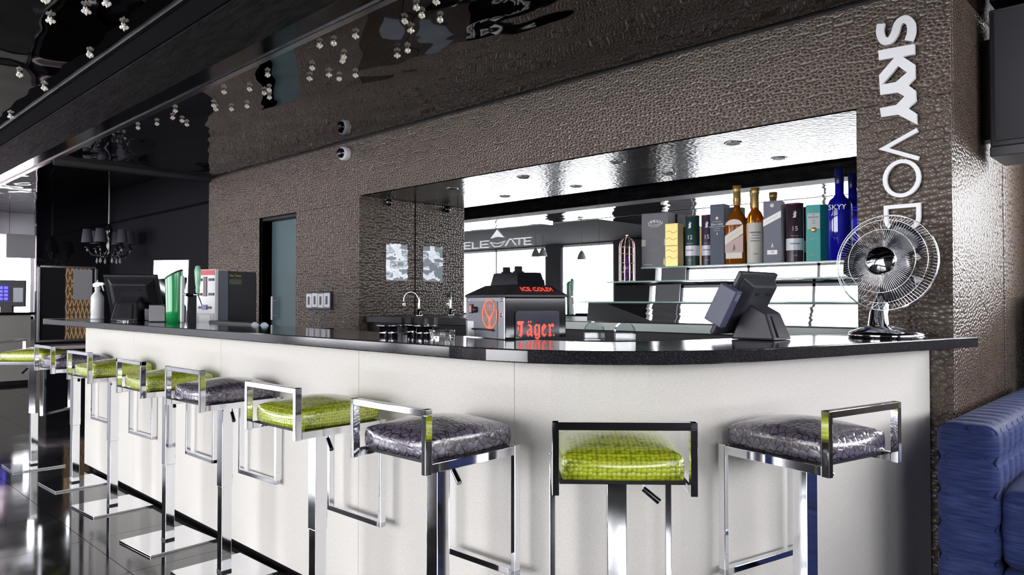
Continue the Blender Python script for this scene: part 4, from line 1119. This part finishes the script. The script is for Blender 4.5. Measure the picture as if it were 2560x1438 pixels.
def tube_pack(x, y, r, h, mat, band, num, label, capmat=None, face=22):
    t = thing('whisky_tube', label, 'tube', (x, y, ZT), 0, 'whisky tubes on the top step')
    MB().lathe([(0, 0), (r, 0), (r, 0.004), (r, h - 0.004), (r - 0.003, h), (0, h)], n=30).build('tube_body', mat, t)
    MB().lathe([(r + 0.0006, h * 0.20), (r + 0.0006, h * 0.40)], n=30).build('silver_band', band, t)
    MB().lathe([(r + 0.0005, h * 0.975), (r + 0.0005, h)], n=30).build('rim', capmat or mat, t)
    a = Vector((math.sin(math.radians(face)), -math.cos(math.radians(face)), 0)); td = (-a.y, a.x, 0)
    # numerals sit on the side turned to the room
    def lab(txt, sz, z_, m_): text_part(txt, sz, frame((a.x * (r + 0.001), a.y * (r + 0.001), z_), td, (0, 0, 1)), m_, t)
    lab(num, 0.034, h * 0.56, silver)
    lab('Glenfiddich', 0.0105, h * 0.31, pbr('ink', (0.03, 0.03, 0.04), 0.5))
    lab('SINGLE MALT', 0.006, h * 0.44, silver); lab('WHISKY', 0.007, h * 0.11, silver)
    # stag silhouette
    st_ = MB().prism([(-0.010, -0.016), (-0.004, -0.004), (-0.008, 0.004), (-0.002, 0.010), (-0.006, 0.020), (0.000, 0.014), (0.006, 0.022), (0.006, 0.012), (0.012, 0.010), (0.006, 0.004), (0.008, -0.008), (0.004, -0.016)], 0, 0.0008, frame((a.x * (r + 0.0006), a.y * (r + 0.0006), h * 0.80), td, (0, 0, 1)))
    st_.build('stag_print', silver, t)
    return t
rimred = pbr('rim_red', (0.12, 0.012, 0.02), 0.4)
bandm = pbr('silver_band', (0.72, 0.72, 0.80), 0.3)
tube_pack(-2.172, 3.752, 0.040, 0.290, pbr('tube_green', (0.018, 0.055, 0.045), 0.35), bandm, '12', 'dark green whisky tube marked 12', rimred, 8)
tube_pack(-2.096, 3.80, 0.040, 0.292, pbr('tube_plum', (0.060, 0.042, 0.075), 0.35), bandm, '15', 'plum whisky tube marked 15 behind the dark green one', rimred, 14)
bl_ = gift_box(-2.007, 3.768, 0.082, 0.085, 0.340, pbr('navy_card', (0.035, 0.048, 0.085), 0.5), 'tall navy whisky box with small silver print', 6)
text_part('Blue Label', 0.0165, fr(0, 0.228, -0.0432), silver, bl_); text_part('JOHNNIE WALKER', 0.006, fr(0, 0.242, -0.0432), silver, bl_)
for z_, s_ in ((0.214, 0.0075), (0.203, 0.006), (0.192, 0.006)): text_part(['BLENDED SCOTCH WHISKY', 'ESTABLISHED', 'Walker & Sons'][int(z_ < 0.21) + int(z_ < 0.2)], s_, fr(0, z_, -0.0432), silver, bl_)
MB().lathe([(0.008, 0), (0, 0.0006)], fr(0, 0.262, -0.0428), n=14).build('crest_print', goldp, bl_)
MB().prism([(-0.003, 0.168), (0.001, 0.184), (0.003, 0.176), (0.006, 0.168), (0.002, 0.172), (0, 0.168)], 0, 0.0006, fr(0, 0, -0.0428)).build('figure_print', goldp, bl_)
# square amber bottle
jw = thing('square_whisky_bottle', 'square amber whisky bottle with slanted cream label', 'bottle', (-1.897, 3.755, ZT), math.radians(8), 'bottles on the top step')
b = MB(); sec = [(0.050, 0.0), (0.053, 0.006), (0.053, 0.225), (0.050, 0.245), (0.036, 0.275), (0.020, 0.300), (0.0165, 0.33)]
vs = []; fs = []; n = 24
for hw, z_ in sec:
    for i in range(n):
        a = 2 * PI * (i + 0.5) / n; ca, sa = math.cos(a), math.sin(a)
        p = 7.0 if z_ < 0.24 else (3.5 if z_ < 0.28 else 2.0)
        q = (abs(ca) ** p + abs(sa) ** p) ** (-1 / p)
        vs.append((hw * q * ca, hw * q * sa, z_))
for k in range(len(sec) - 1):
    for i in range(n):
        j = (i + 1) % n; fs.append((k * n + i, k * n + j, (k + 1) * n + j, (k + 1) * n + i))
fs.append(tuple(range(n - 1, -1, -1))); fs.append(tuple(range(len(vs) - n, len(vs))))
b.add(vs, fs, None, True); b.build('glass_body', amber, jw)
MB().lathe([(0.0175, 0.325), (0.0205, 0.33), (0.0205, 0.395), (0.023, 0.397), (0.023, 0.435), (0.0, 0.437)], n=22).build('gold_capsule', gold, jw)
MB().lathe([(0.0215, 0.345), (0.0215, 0.365)], n=22).build('capsule_band', pbr('dark_gold', (0.30, 0.20, 0.06), 0.3, 0.8), jw)
cream = pbr('cream_label', (0.80, 0.76, 0.68), 0.5)
MB().prism([(-0.050, 0.105), (0.050, 0.165), (0.050, 0.215), (-0.050, 0.155)], 0, 0.0008, fr(0, 0, -0.0536)).build('slanted_label', cream, jw)
MB().prism([(-0.045, 0.030), (0.045, 0.030), (0.045, 0.062), (-0.045, 0.062)], 0, 0.0008, fr(0, 0, -0.0536)).build('lower_label', cream, jw)
MB().prism([(-0.050, 0.062), (0.050, 0.062), (0.050, 0.160), (-0.050, 0.104)], 0, 0.0006, fr(0, 0, -0.0534)).build('rose_panel', pbr('rose_panel', (0.50, 0.34, 0.33), 0.4), jw)
MB().prism(arc(0, 0.215, 0.046, 0.030, 0, 180, 12), 0, 0.0006, fr(0, 0, -0.0534)).build('top_label', pbr('blush_label', (0.70, 0.58, 0.56), 0.4), jw)
text_part('JOHNNIE WALKER', 0.0115, fr(0, 0.160, -0.0548) @ Matrix.Rotation(math.atan2(0.06, 0.1), 4, 'Z'), goldp, jw, xs=0.9)
MB().prism([(-0.008, 0.072), (-0.002, 0.100), (0.0, 0.112), (0.005, 0.100), (0.010, 0.072), (0.004, 0.086), (0.0, 0.072)], 0, 0.0006, fr(0, 0, -0.0542)).build('figure_print', pbr('umber_print', (0.16, 0.09, 0.08), 0.5), jw)
# round amber bottle
bv = thing('round_whisky_bottle', 'round shouldered amber whisky bottle with long cream label', 'bottle', (-1.787, 3.745, ZT), 0, 'bottles on the top step')
MB().lathe([(0, 0), (0.041, 0), (0.043, 0.004), (0.043, 0.225), (0.042, 0.25), (0.034, 0.272), (0.021, 0.29), (0.0165, 0.31), (0.0165, 0.325), (0, 0.325)], n=30).build('glass_body', amber, bv)
MB().lathe([(0.018, 0.30), (0.0195, 0.305), (0.0195, 0.375), (0.0225, 0.378), (0.0225, 0.41), (0, 0.412)], n=22).build('gold_capsule', gold, bv)
MB().lathe([(0.0435, 0.002), (0.0437, 0.005), (0.0437, 0.218)], n=30).build('cream_label', pbr('cream_label2', (0.62, 0.60, 0.54), 0.5), bv)
av = Vector((0.42, -0.9075, 0))
for txt, sz, z_ in (('BALVENIE', 0.0125, 0.165), ('SINGLE MALT', 0.006, 0.15), ('SCOTCH WHISKY', 0.0055, 0.135), ('DOUBLEWOOD', 0.007, 0.12), ('12 YEARS', 0.006, 0.05)):
    text_part(txt, sz, frame((av.x * 0.0445, av.y * 0.0445, z_), (0.9075, 0.42, 0), (0, 0, 1)), pbr('ink', (0.03, 0.03, 0.04), 0.5), bv)
gx = gift_box(-1.695, 3.775, 0.092, 0.085, 0.330, pbr('slate_card', (0.17, 0.18, 0.225), 0.5), 'slate grey whisky box with a slanted white label', 10)
MB().prism([(-0.046, 0.195), (0.046, 0.240), (0.046, 0.275), (-0.046, 0.230)], 0, 0.0008, fr(0, 0, -0.0428)).build('slanted_label', letterw, gx)
text_part('JOHNNIE WALKER', 0.0095, fr(0, 0.235, -0.044) @ Matrix.Rotation(math.atan2(0.045, 0.092), 4, 'Z'), goldp, gx, xs=0.9)
MB().box(-0.026, 0.026, -0.0435, -0.0425, 0.045, 0.068).build('white_tab', letterw, gx)
text_part('18', 0.016, fr(0, 0.0565, -0.0438), pbr('ink', (0.03, 0.03, 0.04), 0.5), gx)
MB().prism([(-0.006, 0.078), (0.0, 0.108), (0.004, 0.096), (0.008, 0.078), (0.002, 0.088)], 0, 0.0006, fr(0, 0, -0.0428)).build('figure_print', silver, gx)
MB().lathe([(0.010, 0), (0, 0.0006)], fr(0, 0.305, -0.0428), n=14).build('crest_print', silver, gx)
MB().box(-1.6395, -1.6265, 3.78, 3.853, ZT, ZT + 0.322).build('thin_box_spare', black) if False else None
tube_pack(-1.575, 3.755, 0.043, 0.306, pbr('tube_wine', (0.040, 0.020, 0.032), 0.3), bandm, '15', 'black wine coloured whisky tube marked 15 beside the teal box', rimred, 22)
tl = thing('whisky_box', 'teal six sided whisky box beside the blue bottle', 'box', (-1.468, 3.765, ZT), math.radians(12), 'whisky boxes on the top step')
tealm = pbr('teal_card', (0.035, 0.40, 0.36), 0.4)
hexp = [(-0.040, -0.042), (0.026, -0.042), (0.054, 0.0), (0.04, 0.042), (-0.03, 0.042), (-0.05, 0.0)]
MB().prism(hexp, 0, 0.288, None).build('carton', tealm, tl, bevel=0.001)
MB().prism([(-0.036, 0.165), (0.024, 0.165), (0.024, 0.245), (-0.036, 0.245)], 0, 0.0008, fr(0, 0, -0.0425)).build('grey_label', pbr('mist_label', (0.60, 0.64, 0.64), 0.5), tl)
MB().lathe([(0.013, 0), (0.012, 0.0012), (0, 0.0012)], fr(-0.004, 0.160, -0.0432), n=18).build('copper_seal', pbr('copper', (0.70, 0.36, 0.16), 0.3, 0.6), tl)
for txt, sz, z_ in (('THE', 0.006, 0.236), ('GLENLIVET', 0.0105, 0.224), ('12', 0.012, 0.206), ('YEARS', 0.005, 0.193)):
    text_part(txt, sz, fr(-0.006, z_, -0.0438), pbr('teal_ink', (0.02, 0.16, 0.15), 0.5), tl)
text_part('DOUBLE OAK', 0.006, fr(-0.006, 0.115, -0.0427), silver, tl); text_part('SINGLE MALT', 0.006, fr(-0.006, 0.03, -0.0427), silver, tl)
vd = thing('blue_vodka_bottle', 'large cobalt blue vodka bottle at the pillar end of the top step', 'bottle', (-1.352, 3.765, ZT), 0, 'bottles on the top step')
MB().lathe([(0, 0), (0.054, 0), (0.058, 0.006), (0.058, 0.255), (0.056, 0.28), (0.046, 0.305), (0.030, 0.318), (0.021, 0.332), (0.0195, 0.42), (0, 0.42)], n=36).build('glass_body', blueglass, vd)
MB().lathe([(0.0205, 0.385), (0.0215, 0.388), (0.0215, 0.462), (0.0, 0.464)], n=24).build('cap', pbr('navy_cap', (0.01, 0.01, 0.10), 0.3), vd)
text_part('SKYY', 0.036, frame((0.0592 * 0.17, -0.0592 * 0.985, 0.262), (0.985, 0.17, 0), (0, 0, 1)), letterw, vd, depth=0.004)

# birdcage bottle guard on the second step
bc = thing('wire_cage_lantern', 'rose gold birdcage lantern on the second step', 'lantern', (-2.545, 3.632, 1.3465), 0)
b = MB()
for k in range(10):
    a = 2 * PI * k / 10; ca, sa = math.cos(a), math.sin(a)
    pts = [(0.046 * ca, 0.046 * sa, 0.0), (0.046 * ca, 0.046 * sa, 0.205)] + [(0.046 * math.cos(t) * ca, 0.046 * math.cos(t) * sa, 0.205 + 0.065 * math.sin(t)) for t in (0.4, 0.8, 1.2, 1.5)]
    MB().tube(pts, 0.0022, 6).build('cage_bar', rosegold, bc)
for z_ in (0.004, 0.055, 0.11, 0.165, 0.205):
    MB().tube([(0.046 * math.cos(2 * PI * k / 24), 0.046 * math.sin(2 * PI * k / 24), z_) for k in range(24)], 0.002, 6, True).build('cage_hoop', rosegold, bc)
MB().lathe([(0.004, 0.268), (0.008, 0.276), (0.004, 0.286), (0, 0.292)], n=12).build('finial', rosegold, bc)
MB().lathe([(0, 0), (0.046, 0), (0.046, 0.005), (0, 0.006)], n=24).build('floor_plate', rosegold, bc)
MB().lathe([(0, 0.006), (0.02, 0.006), (0.02, 0.10), (0.012, 0.12), (0.009, 0.15), (0, 0.15)], n=18).build('candle', pbr('violet_glass', (0.08, 0.03, 0.16), 0.1), bc)

# ================================================================== chandelier
ch = thing('chandelier', 'black chandelier with grey fabric shades over the left end', 'chandelier', (-9.95, 3.05, 1.75))
MB().tube([(0, 0, 0.43), (0.004, 0, 0.7), (0, 0, 1.0)], 0.010, 8).build('cord', pbr('braided_cord', (0.35, 0.33, 0.33), 0.4), ch)
MB().lathe([(0.0, 0.02), (0.015, 0.03), (0.03, 0.07), (0.018, 0.11), (0.03, 0.16), (0.02, 0.24), (0.026, 0.30), (0.045, 0.36), (0.03, 0.40), (0.012, 0.44), (0, 0.44)], n=18).build('column', blackgloss, ch)
shade_m = pbr('grey_shade', (0.085, 0.082, 0.105), 0.8)
crystal = pbr('crystal', (0.9, 0.92, 0.95), 0.02, trans=0.6, ior=1.6)
for k in range(6):
    a = 2 * PI * k / 6 + 0.35; ca, sa = math.cos(a), math.sin(a); R = 0.235
    MB().tube([(0.02 * ca, 0.02 * sa, 0.10), (0.10 * ca, 0.10 * sa, 0.03), (0.19 * ca, 0.19 * sa, 0.05), (R * ca, R * sa, 0.13)], 0.008, 8).build('arm', blackgloss, ch)
    MB().lathe([(0.004, 0.125), (0.032, 0.135), (0.030, 0.145), (0.010, 0.15), (0.010, 0.21), (0, 0.21)], Matrix.Translation((R * ca, R * sa, 0)), n=14).build('candle_cup', blackgloss, ch)
    so2 = MB().lathe([(0.066, 0.195), (0.048, 0.36), (0.046, 0.36), (0.064, 0.195)], Matrix.Translation((R * ca, R * sa, 0)), n=22).build('lamp_shade', shade_m, ch)
    MB().lathe([(0.0, 0.085), (0.011, 0.10), (0.004, 0.125), (0, 0.127)], Matrix.Translation((R * ca, R * sa, 0)), n=8, smooth=False).build('crystal_drop', crystal, ch)
for k in range(6):
    a = 2 * PI * k / 6; ca, sa = math.cos(a), math.sin(a)
    MB().lathe([(0.0, -0.06), (0.017, -0.035), (0.006, 0.01), (0, 0.012)], Matrix.Translation((0.13 * ca, 0.13 * sa, 0)), n=8, smooth=False).build('crystal_drop', crystal, ch)
    MB().tube([(0.13 * ca, 0.13 * sa, 0.01), (0.12 * ca, 0.12 * sa, 0.04)], 0.002, 5).build('drop_wire', blackgloss, ch)
bd = MB()
for k in range(40):
    a = random.random() * 6.28; r = 0.05 + 0.17 * random.random(); z_ = 0.02 + 0.08 * random.random()
    bd.lathe([(0, -0.008), (0.007, 0), (0, 0.008)], Matrix.Translation((r * math.cos(a), r * math.sin(a), z_)), n=5, smooth=False)
o = bd.build('bead_strings', crystal, ch); o['kind'] = 'stuff'

# ================================================================== crystal spots on the glossy ceiling
spA = [(-4.35, 1.97), (-4.18, 2.05), (-4.11, 2.14), (-4.19, 2.15), (-4.26, 2.22), (-4.7, 2.06), (-4.78, 2.11), (-4.7, 2.18), (-4.56, 2.22), (-3.84, 1.99), (-3.55, 2.1), (-3.73, 2.19), (-3.59, 2.23), (-3.61, 2.31), (-3.27, 2.12), (-3.33, 2.15), (-3.21, 1.94), (-3.13, 1.97), (-2.97, 1.99), (-3.49, 2.34), (-5.02, 1.94), (-5.22, 2.0), (-5.26, 2.08), (-5.35, 2.15), (-5.48, 1.99), (-5.71, 1.94), (-2.38, 2.0), (-2.49, 1.98), (-2.54, 2.05), (-2.65, 2.04), (-2.72, 2.13), (-2.95, 2.29), (-3.05, 2.3), (-2.52, 2.14)]
spB = [(-3.02, 0.91), (-3.16, 0.88), (-3.37, 0.81), (-3.23, 1.04), (-3.71, 1.05), (-4.29, 0.9), (-4.47, 1.05), (-5.31, 1.07), (-3.15, 0.74)]
b = MB()
b.lathe([(0.0, 0.0), (0.012, -0.001), (0.012, -0.004), (0.004, -0.006), (0.003, -0.018), (0, -0.018)], n=10)
m_set = meshed(b, chrome)
b = MB()
for k in range(4):
    a = PI / 2 * k
    b.lathe([(0, -0.008), (0.006, -0.003), (0.0075, 0.002), (0.004, 0.007), (0, 0.008)], Matrix.Translation((0.011 * math.cos(a), 0.011 * math.sin(a), -0.016)), n=8, smooth=False)
glow = pbr('spot_crystal', (0.95, 0.93, 0.88), 0.05, trans=0.3, ior=1.7, emit=(1, 0.93, 0.8), estr=0.06)
m_pet = meshed(b, glow)
m_drop = meshed(MB().lathe([(0, -0.032), (0.005, -0.024), (0.004, -0.017), (0, -0.016)], n=8, smooth=False), glow)
for grp, pts, lab in (('crystal spots over the bar', spA, 'tiny clover shaped crystal spot on the glossy ceiling over the bar'), ('crystal spots beyond the beam', spB, 'tiny clover shaped crystal spot on the glossy ceiling beyond the beam')):
    for x, y in pts:
        t = thing('ceiling_crystal', lab, 'ceiling light', (x, y, ZB if 'beyond' in grp else ZC), random.random() * 1.5, grp)
        for n_, me in (('setting', m_set), ('petals', m_pet), ('drop', m_drop)):
            o = bpy.data.objects.new(n_, me); COL.objects.link(o); o.parent = t

# ================================================================== right side: sofa, screen, cabinet
sf = thing('blue_sofa', 'tall backed blue velvet sofa by the pillar', 'sofa', (-0.62, 2.86, 0))
vel = MATS['velvet']
def puffy(x0, x1, y0, y1, z0, z1, name, nx=1, ny=1, nz=1, puff=0.012, bev=0.02):
    """cushion block: quilted grid bulging between stitch lines"""
    b = MB()
    def facegrid(o, u, v, nrm, nu, nv, sub=5):
        o = Vector(o); u = Vector(u); v = Vector(v); nrm = Vector(nrm)
        NU, NV = nu * sub, nv * sub; vs = []; fs = []
        for i in range(NU + 1):
            for j in range(NV + 1):
                a, c = i / NU, j / NV
                d = puff * (abs(math.sin(PI * a * nu)) * abs(math.sin(PI * c * nv))) ** 0.35
                vs.append(o + u * a + v * c + nrm * d)
        for i in range(NU):
            for j in range(NV):
                q = i * (NV + 1) + j; fs.append((q, q + 1, q + NV + 2, q + NV + 1))
        b.add(vs, fs, None, True)
    dx, dy, dz = x1 - x0, y1 - y0, z1 - z0
    facegrid((x0, y0, z0), (dx, 0, 0), (0, 0, dz), (0, -1, 0), nx, nz)
    facegrid((x0, y1, z0), (dx, 0, 0), (0, 0, dz), (0, 1, 0), nx, nz)
    facegrid((x0, y0, z0), (0, dy, 0), (0, 0, dz), (-1, 0, 0), ny, nz)
    facegrid((x1, y0, z0), (0, dy, 0), (0, 0, dz), (1, 0, 0), ny, nz)
    facegrid((x0, y0, z1), (dx, 0, 0), (0, dy, 0), (0, 0, 1), nx, ny)
    facegrid((x0, y0, z0), (dx, 0, 0), (0, dy, 0), (0, 0, -1), nx, ny)
    me = b.mesh(name)
    bm = bmesh.new(); bm.from_mesh(me); bmesh.ops.remove_doubles(bm, verts=bm.verts, dist=0.0005); bmesh.ops.recalc_face_normals(bm, faces=bm.faces); bm.to_mesh(me); bm.free()
    return link(name, me, vel, sf, bev, 4)
puffy(-0.08, 0.085, 0.0, 1.55, 0.02, 0.80, 'backrest', 1, 16, 7)
puffy(0.095, 0.80, 0.03, 1.52, 0.02, 0.33, 'base', 2, 4, 1)
puffy(0.095, 0.82, 0.02, 0.78, 0.34, 0.60, 'seat_cushion', 1, 1, 1, 0.03, 0.04)
puffy(0.095, 0.82, 0.79, 1.52, 0.34, 0.60, 'seat_cushion', 1, 1, 1, 0.03, 0.04)
tv = thing('wall_speaker', 'dark flat loudspeaker cabinet hung high beside the pillar', 'speaker', (-0.70, 3.72, 1.90), math.radians(0))
MB().box(0.0, 0.75, 0.012, 0.30, 0.0, 0.60).build('cabinet', blackplastic, tv, bevel=0.004)
MB().box(0.018, 0.73, 0.0, 0.012, 0.022, 0.585).build('grille', pbr('grille_cloth', (0.055, 0.055, 0.065), 0.75), tv, bevel=0.004)
MB().box(0.0, 0.75, -0.004, 0.30, -0.045, -0.002).build('bottom_shelf', pbr('dark_shelf', (0.05, 0.05, 0.06), 0.4), tv, bevel=0.004)
MB().box(-0.048, 0.0, 0.10, 0.20, 0.05, 0.5).build('wall_bracket', black, tv)
cb = thing('dark_cabinet', 'dark glossy cabinet with silver edge behind the sofa', 'cabinet', (-0.66, 4.52, 0))
MB().box(0.0, 0.9, 0.0, 0.33, 0, 1.262).build('body', pbr('indigo_gloss', (0.03, 0.033, 0.055), 0.15), cb, bevel=0.003)
MB().box(-0.014, 0.002, -0.012, 0.33, 0, 1.235).build('silver_edge', steel, cb)

# ================================================================== far left second counter
fcn = thing('far_counter', 'second small counter with linen front at the far left', 'counter', (-12.9, 2.05, 0))
MB().box(-0.3, 0.25, -0.95, 0.78, 0.06, 1.02).build('linen_front', MATS['linen_far'], fcn)
MB().box(-0.35, 0.32, -1.0, 0.82, 1.02, 1.06).build('counter_top', blackgloss, fcn, bevel=0.003)
MB().box(-0.28, 0.22, -0.93, 0.76, 0.0, 0.06).build('plinth', black, fcn)
ft = thing('far_till', 'distant black till with lit blue keypad on the far counter', 'till', (-12.75, 2.56, 1.06), math.radians(90 - 20))
MB().box(-0.26, 0.22, -0.02, 0.05, 0.08, 0.47).build('screen_case', blackplastic, ft, bevel=0.008)
MB().box(-0.18, 0.02, -0.024, -0.02, 0.16, 0.40).build('keypad_screen', pbr('keypad_bg', (0.01, 0.01, 0.06), 0.2, emit=(0.05, 0.03, 0.5), estr=0.35), ft)
kb = pbr('keypad_blue', (0.1, 0.1, 0.6), 0.3, emit=(0.15, 0.12, 1.0), estr=0.9)
for i in range(4):
    for j in range(3):
        MB().box(-0.165 + j * 0.062, -0.165 + j * 0.062 + 0.045, -0.028, -0.024, 0.18 + i * 0.054, 0.18 + i * 0.054 + 0.036).build('key', kb, ft)
MB().box(0.07, 0.19, -0.026, -0.02, 0.15, 0.36).build('note_card', paper, ft)
MB().box(-0.08, 0.06, -0.06, 0.10, 0.0, 0.10).build('stand', blackplastic, ft)
ftw = thing('far_beer_tower', 'distant green beer tower at the left edge beside the far till', 'beer tower', (-12.72, 2.18, 1.06))
MB().lathe([(0.0, 0), (0.05, 0), (0.055, 0.01), (0.05, 0.30), (0.02, 0.33), (0, 0.33)], n=20).build('column', green, ftw)
MB().tube([(0.04, 0, 0.22), (0.12, 0.02, 0.22), (0.13, 0.02, 0.17)], 0.008, 8).build('tap_arm', chrome, ftw)
cu = MB(); vs = []; fs = []
for i in range(61):
    for j in (0, 1):
        vs.append((-14.7 + 0.03 * math.sin(i * 1.6), 0.3 + 2.75 * i / 60, 0.6 + 1.75 * j))
for i in range(60): fs.append((2 * i, 2 * i + 2, 2 * i + 3, 2 * i + 1))
cu.add(vs, fs, None, True)
psm = bpy.data.materials.new('pink_sheer'); psm.use_nodes = True
t_ = psm.node_tree; t_.nodes.clear()
o_ = node(t_, 'ShaderNodeOutputMaterial'); a_ = node(t_, 'ShaderNodeBsdfTransparent'); a_.inputs[0].default_value = (1, 0.9, 0.95, 1)
b_ = node(t_, 'ShaderNodeBsdfTranslucent'); b_.inputs[0].default_value = (0.34, 0.25, 0.29, 1)
m_ = node(t_, 'ShaderNodeMixShader'); m_.inputs[0].default_value = 0.93
t_.links.new(a_.outputs[0], m_.inputs[1]); t_.links.new(b_.outputs[0], m_.inputs[2]); t_.links.new(m_.outputs[0], o_.inputs[0])
cob = cu.build('pink_curtain', psm)  # curtain widened over nearly the whole window to dim its light
tag(cob, 'pale pink sheer curtain widened over the far left window to dim it', 'curtain')
hs = thing('hanging_banner', 'grey square banner hanging in the far left window', 'banner', (-14.5, 3.10, 1.95))
MB().box(0, 0.02, -0.22, 0.22, 0.0, 0.40).build('panel', pbr('grey_banner', (0.5, 0.5, 0.52), 0.6), hs)
MB().cyl((0.01, -0.18, 0.40), (0.01, -0.18, 0.80), 0.004, n=6).build('hanging_wire', steel, hs)
MB().cyl((0.01, 0.18, 0.40), (0.01, 0.18, 0.80), 0.004, n=6).build('hanging_wire', steel, hs)
# lounge pendants seen in the mirror
for k, (x, y, z) in enumerate(((-9.69, -3.0, 2.10), (-9.50, -3.0, 2.10), (-8.53, -3.0, 2.0))):
    t = thing('pendant_lamp', ['left', 'middle', 'right'][k] + ' small grey bell pendant in the lounge behind, seen in the mirror', 'pendant', (x, y, z), 0, 'lounge pendants')
    MB().lathe([(0.085, 0.0), (0.075, 0.06), (0.045, 0.13), (0.012, 0.17), (0, 0.17)], n=20).build('lamp_shade', pbr('bell_grey', (0.35, 0.32, 0.34), 0.4), t)
    MB().cyl((0, 0, 0.17), (0, 0, ZC - z), 0.004, n=6).build('cord', black, t)

# ================================================================== smaller pieces belong to the part that carries them
def regroup(root, host, names):
    hs_ = [c for c in root.children if c.name.split('.')[0] == host]
    if not hs_: return
    for c in list(root.children):
        if c.name.split('.')[0] in names and c is not hs_[0]: c.parent = hs_[0]
regroup(cm, 'front_cover', {'red_header', 'display_slot', 'button', 'coin_button', 'cup_bay', 'notice_card'})
regroup(mc, 'control_plate', {'switch_bezel', 'rocker_switch', 'control_knob', 'label_card', 'stag_emblem', 'emblem_rays', 'drip_rail'})
regroup(mc, 'lid', {'hinge_knob'})
regroup(fn, 'blade_hub', {'blade'})
regroup(t2, 'screen_panel', {'screen_glass', 'card_reader'}); regroup(t2, 'rear_housing', {'vent', 'grab_handle'}); regroup(t2, 'pedestal', {'cable_cover'})
regroup(t1, 'screen_panel', {'screen_glass'}); regroup(t1, 'rear_housing', {'vent', 'grab_handle'}); regroup(t1, 'pedestal', {'cable_cover', 'maker_plate'})
regroup(gt, 'column', {'slanted_cap', 'red_medallion', 'white_edge'}); regroup(gt, 'tap_arm', {'tap_spout', 'tap_valve', 'tap_handle'})
regroup(ft, 'screen_case', {'keypad_screen', 'key', 'note_card'})
for t_ in (jm, gb, bl_, gx, tl):
    regroup(t_, 'carton', {'lettering', 'seal_print', 'tape_band', 'bottle_icon', 'scroll_print', 'crest_print', 'figure_print', 'slanted_label', 'white_tab', 'grey_label', 'copper_seal'})
for t_ in (jw, bv, vd):
    regroup(t_, 'glass_body', {'lettering', 'slanted_label', 'lower_label', 'rose_panel', 'top_label', 'figure_print', 'cream_label'})
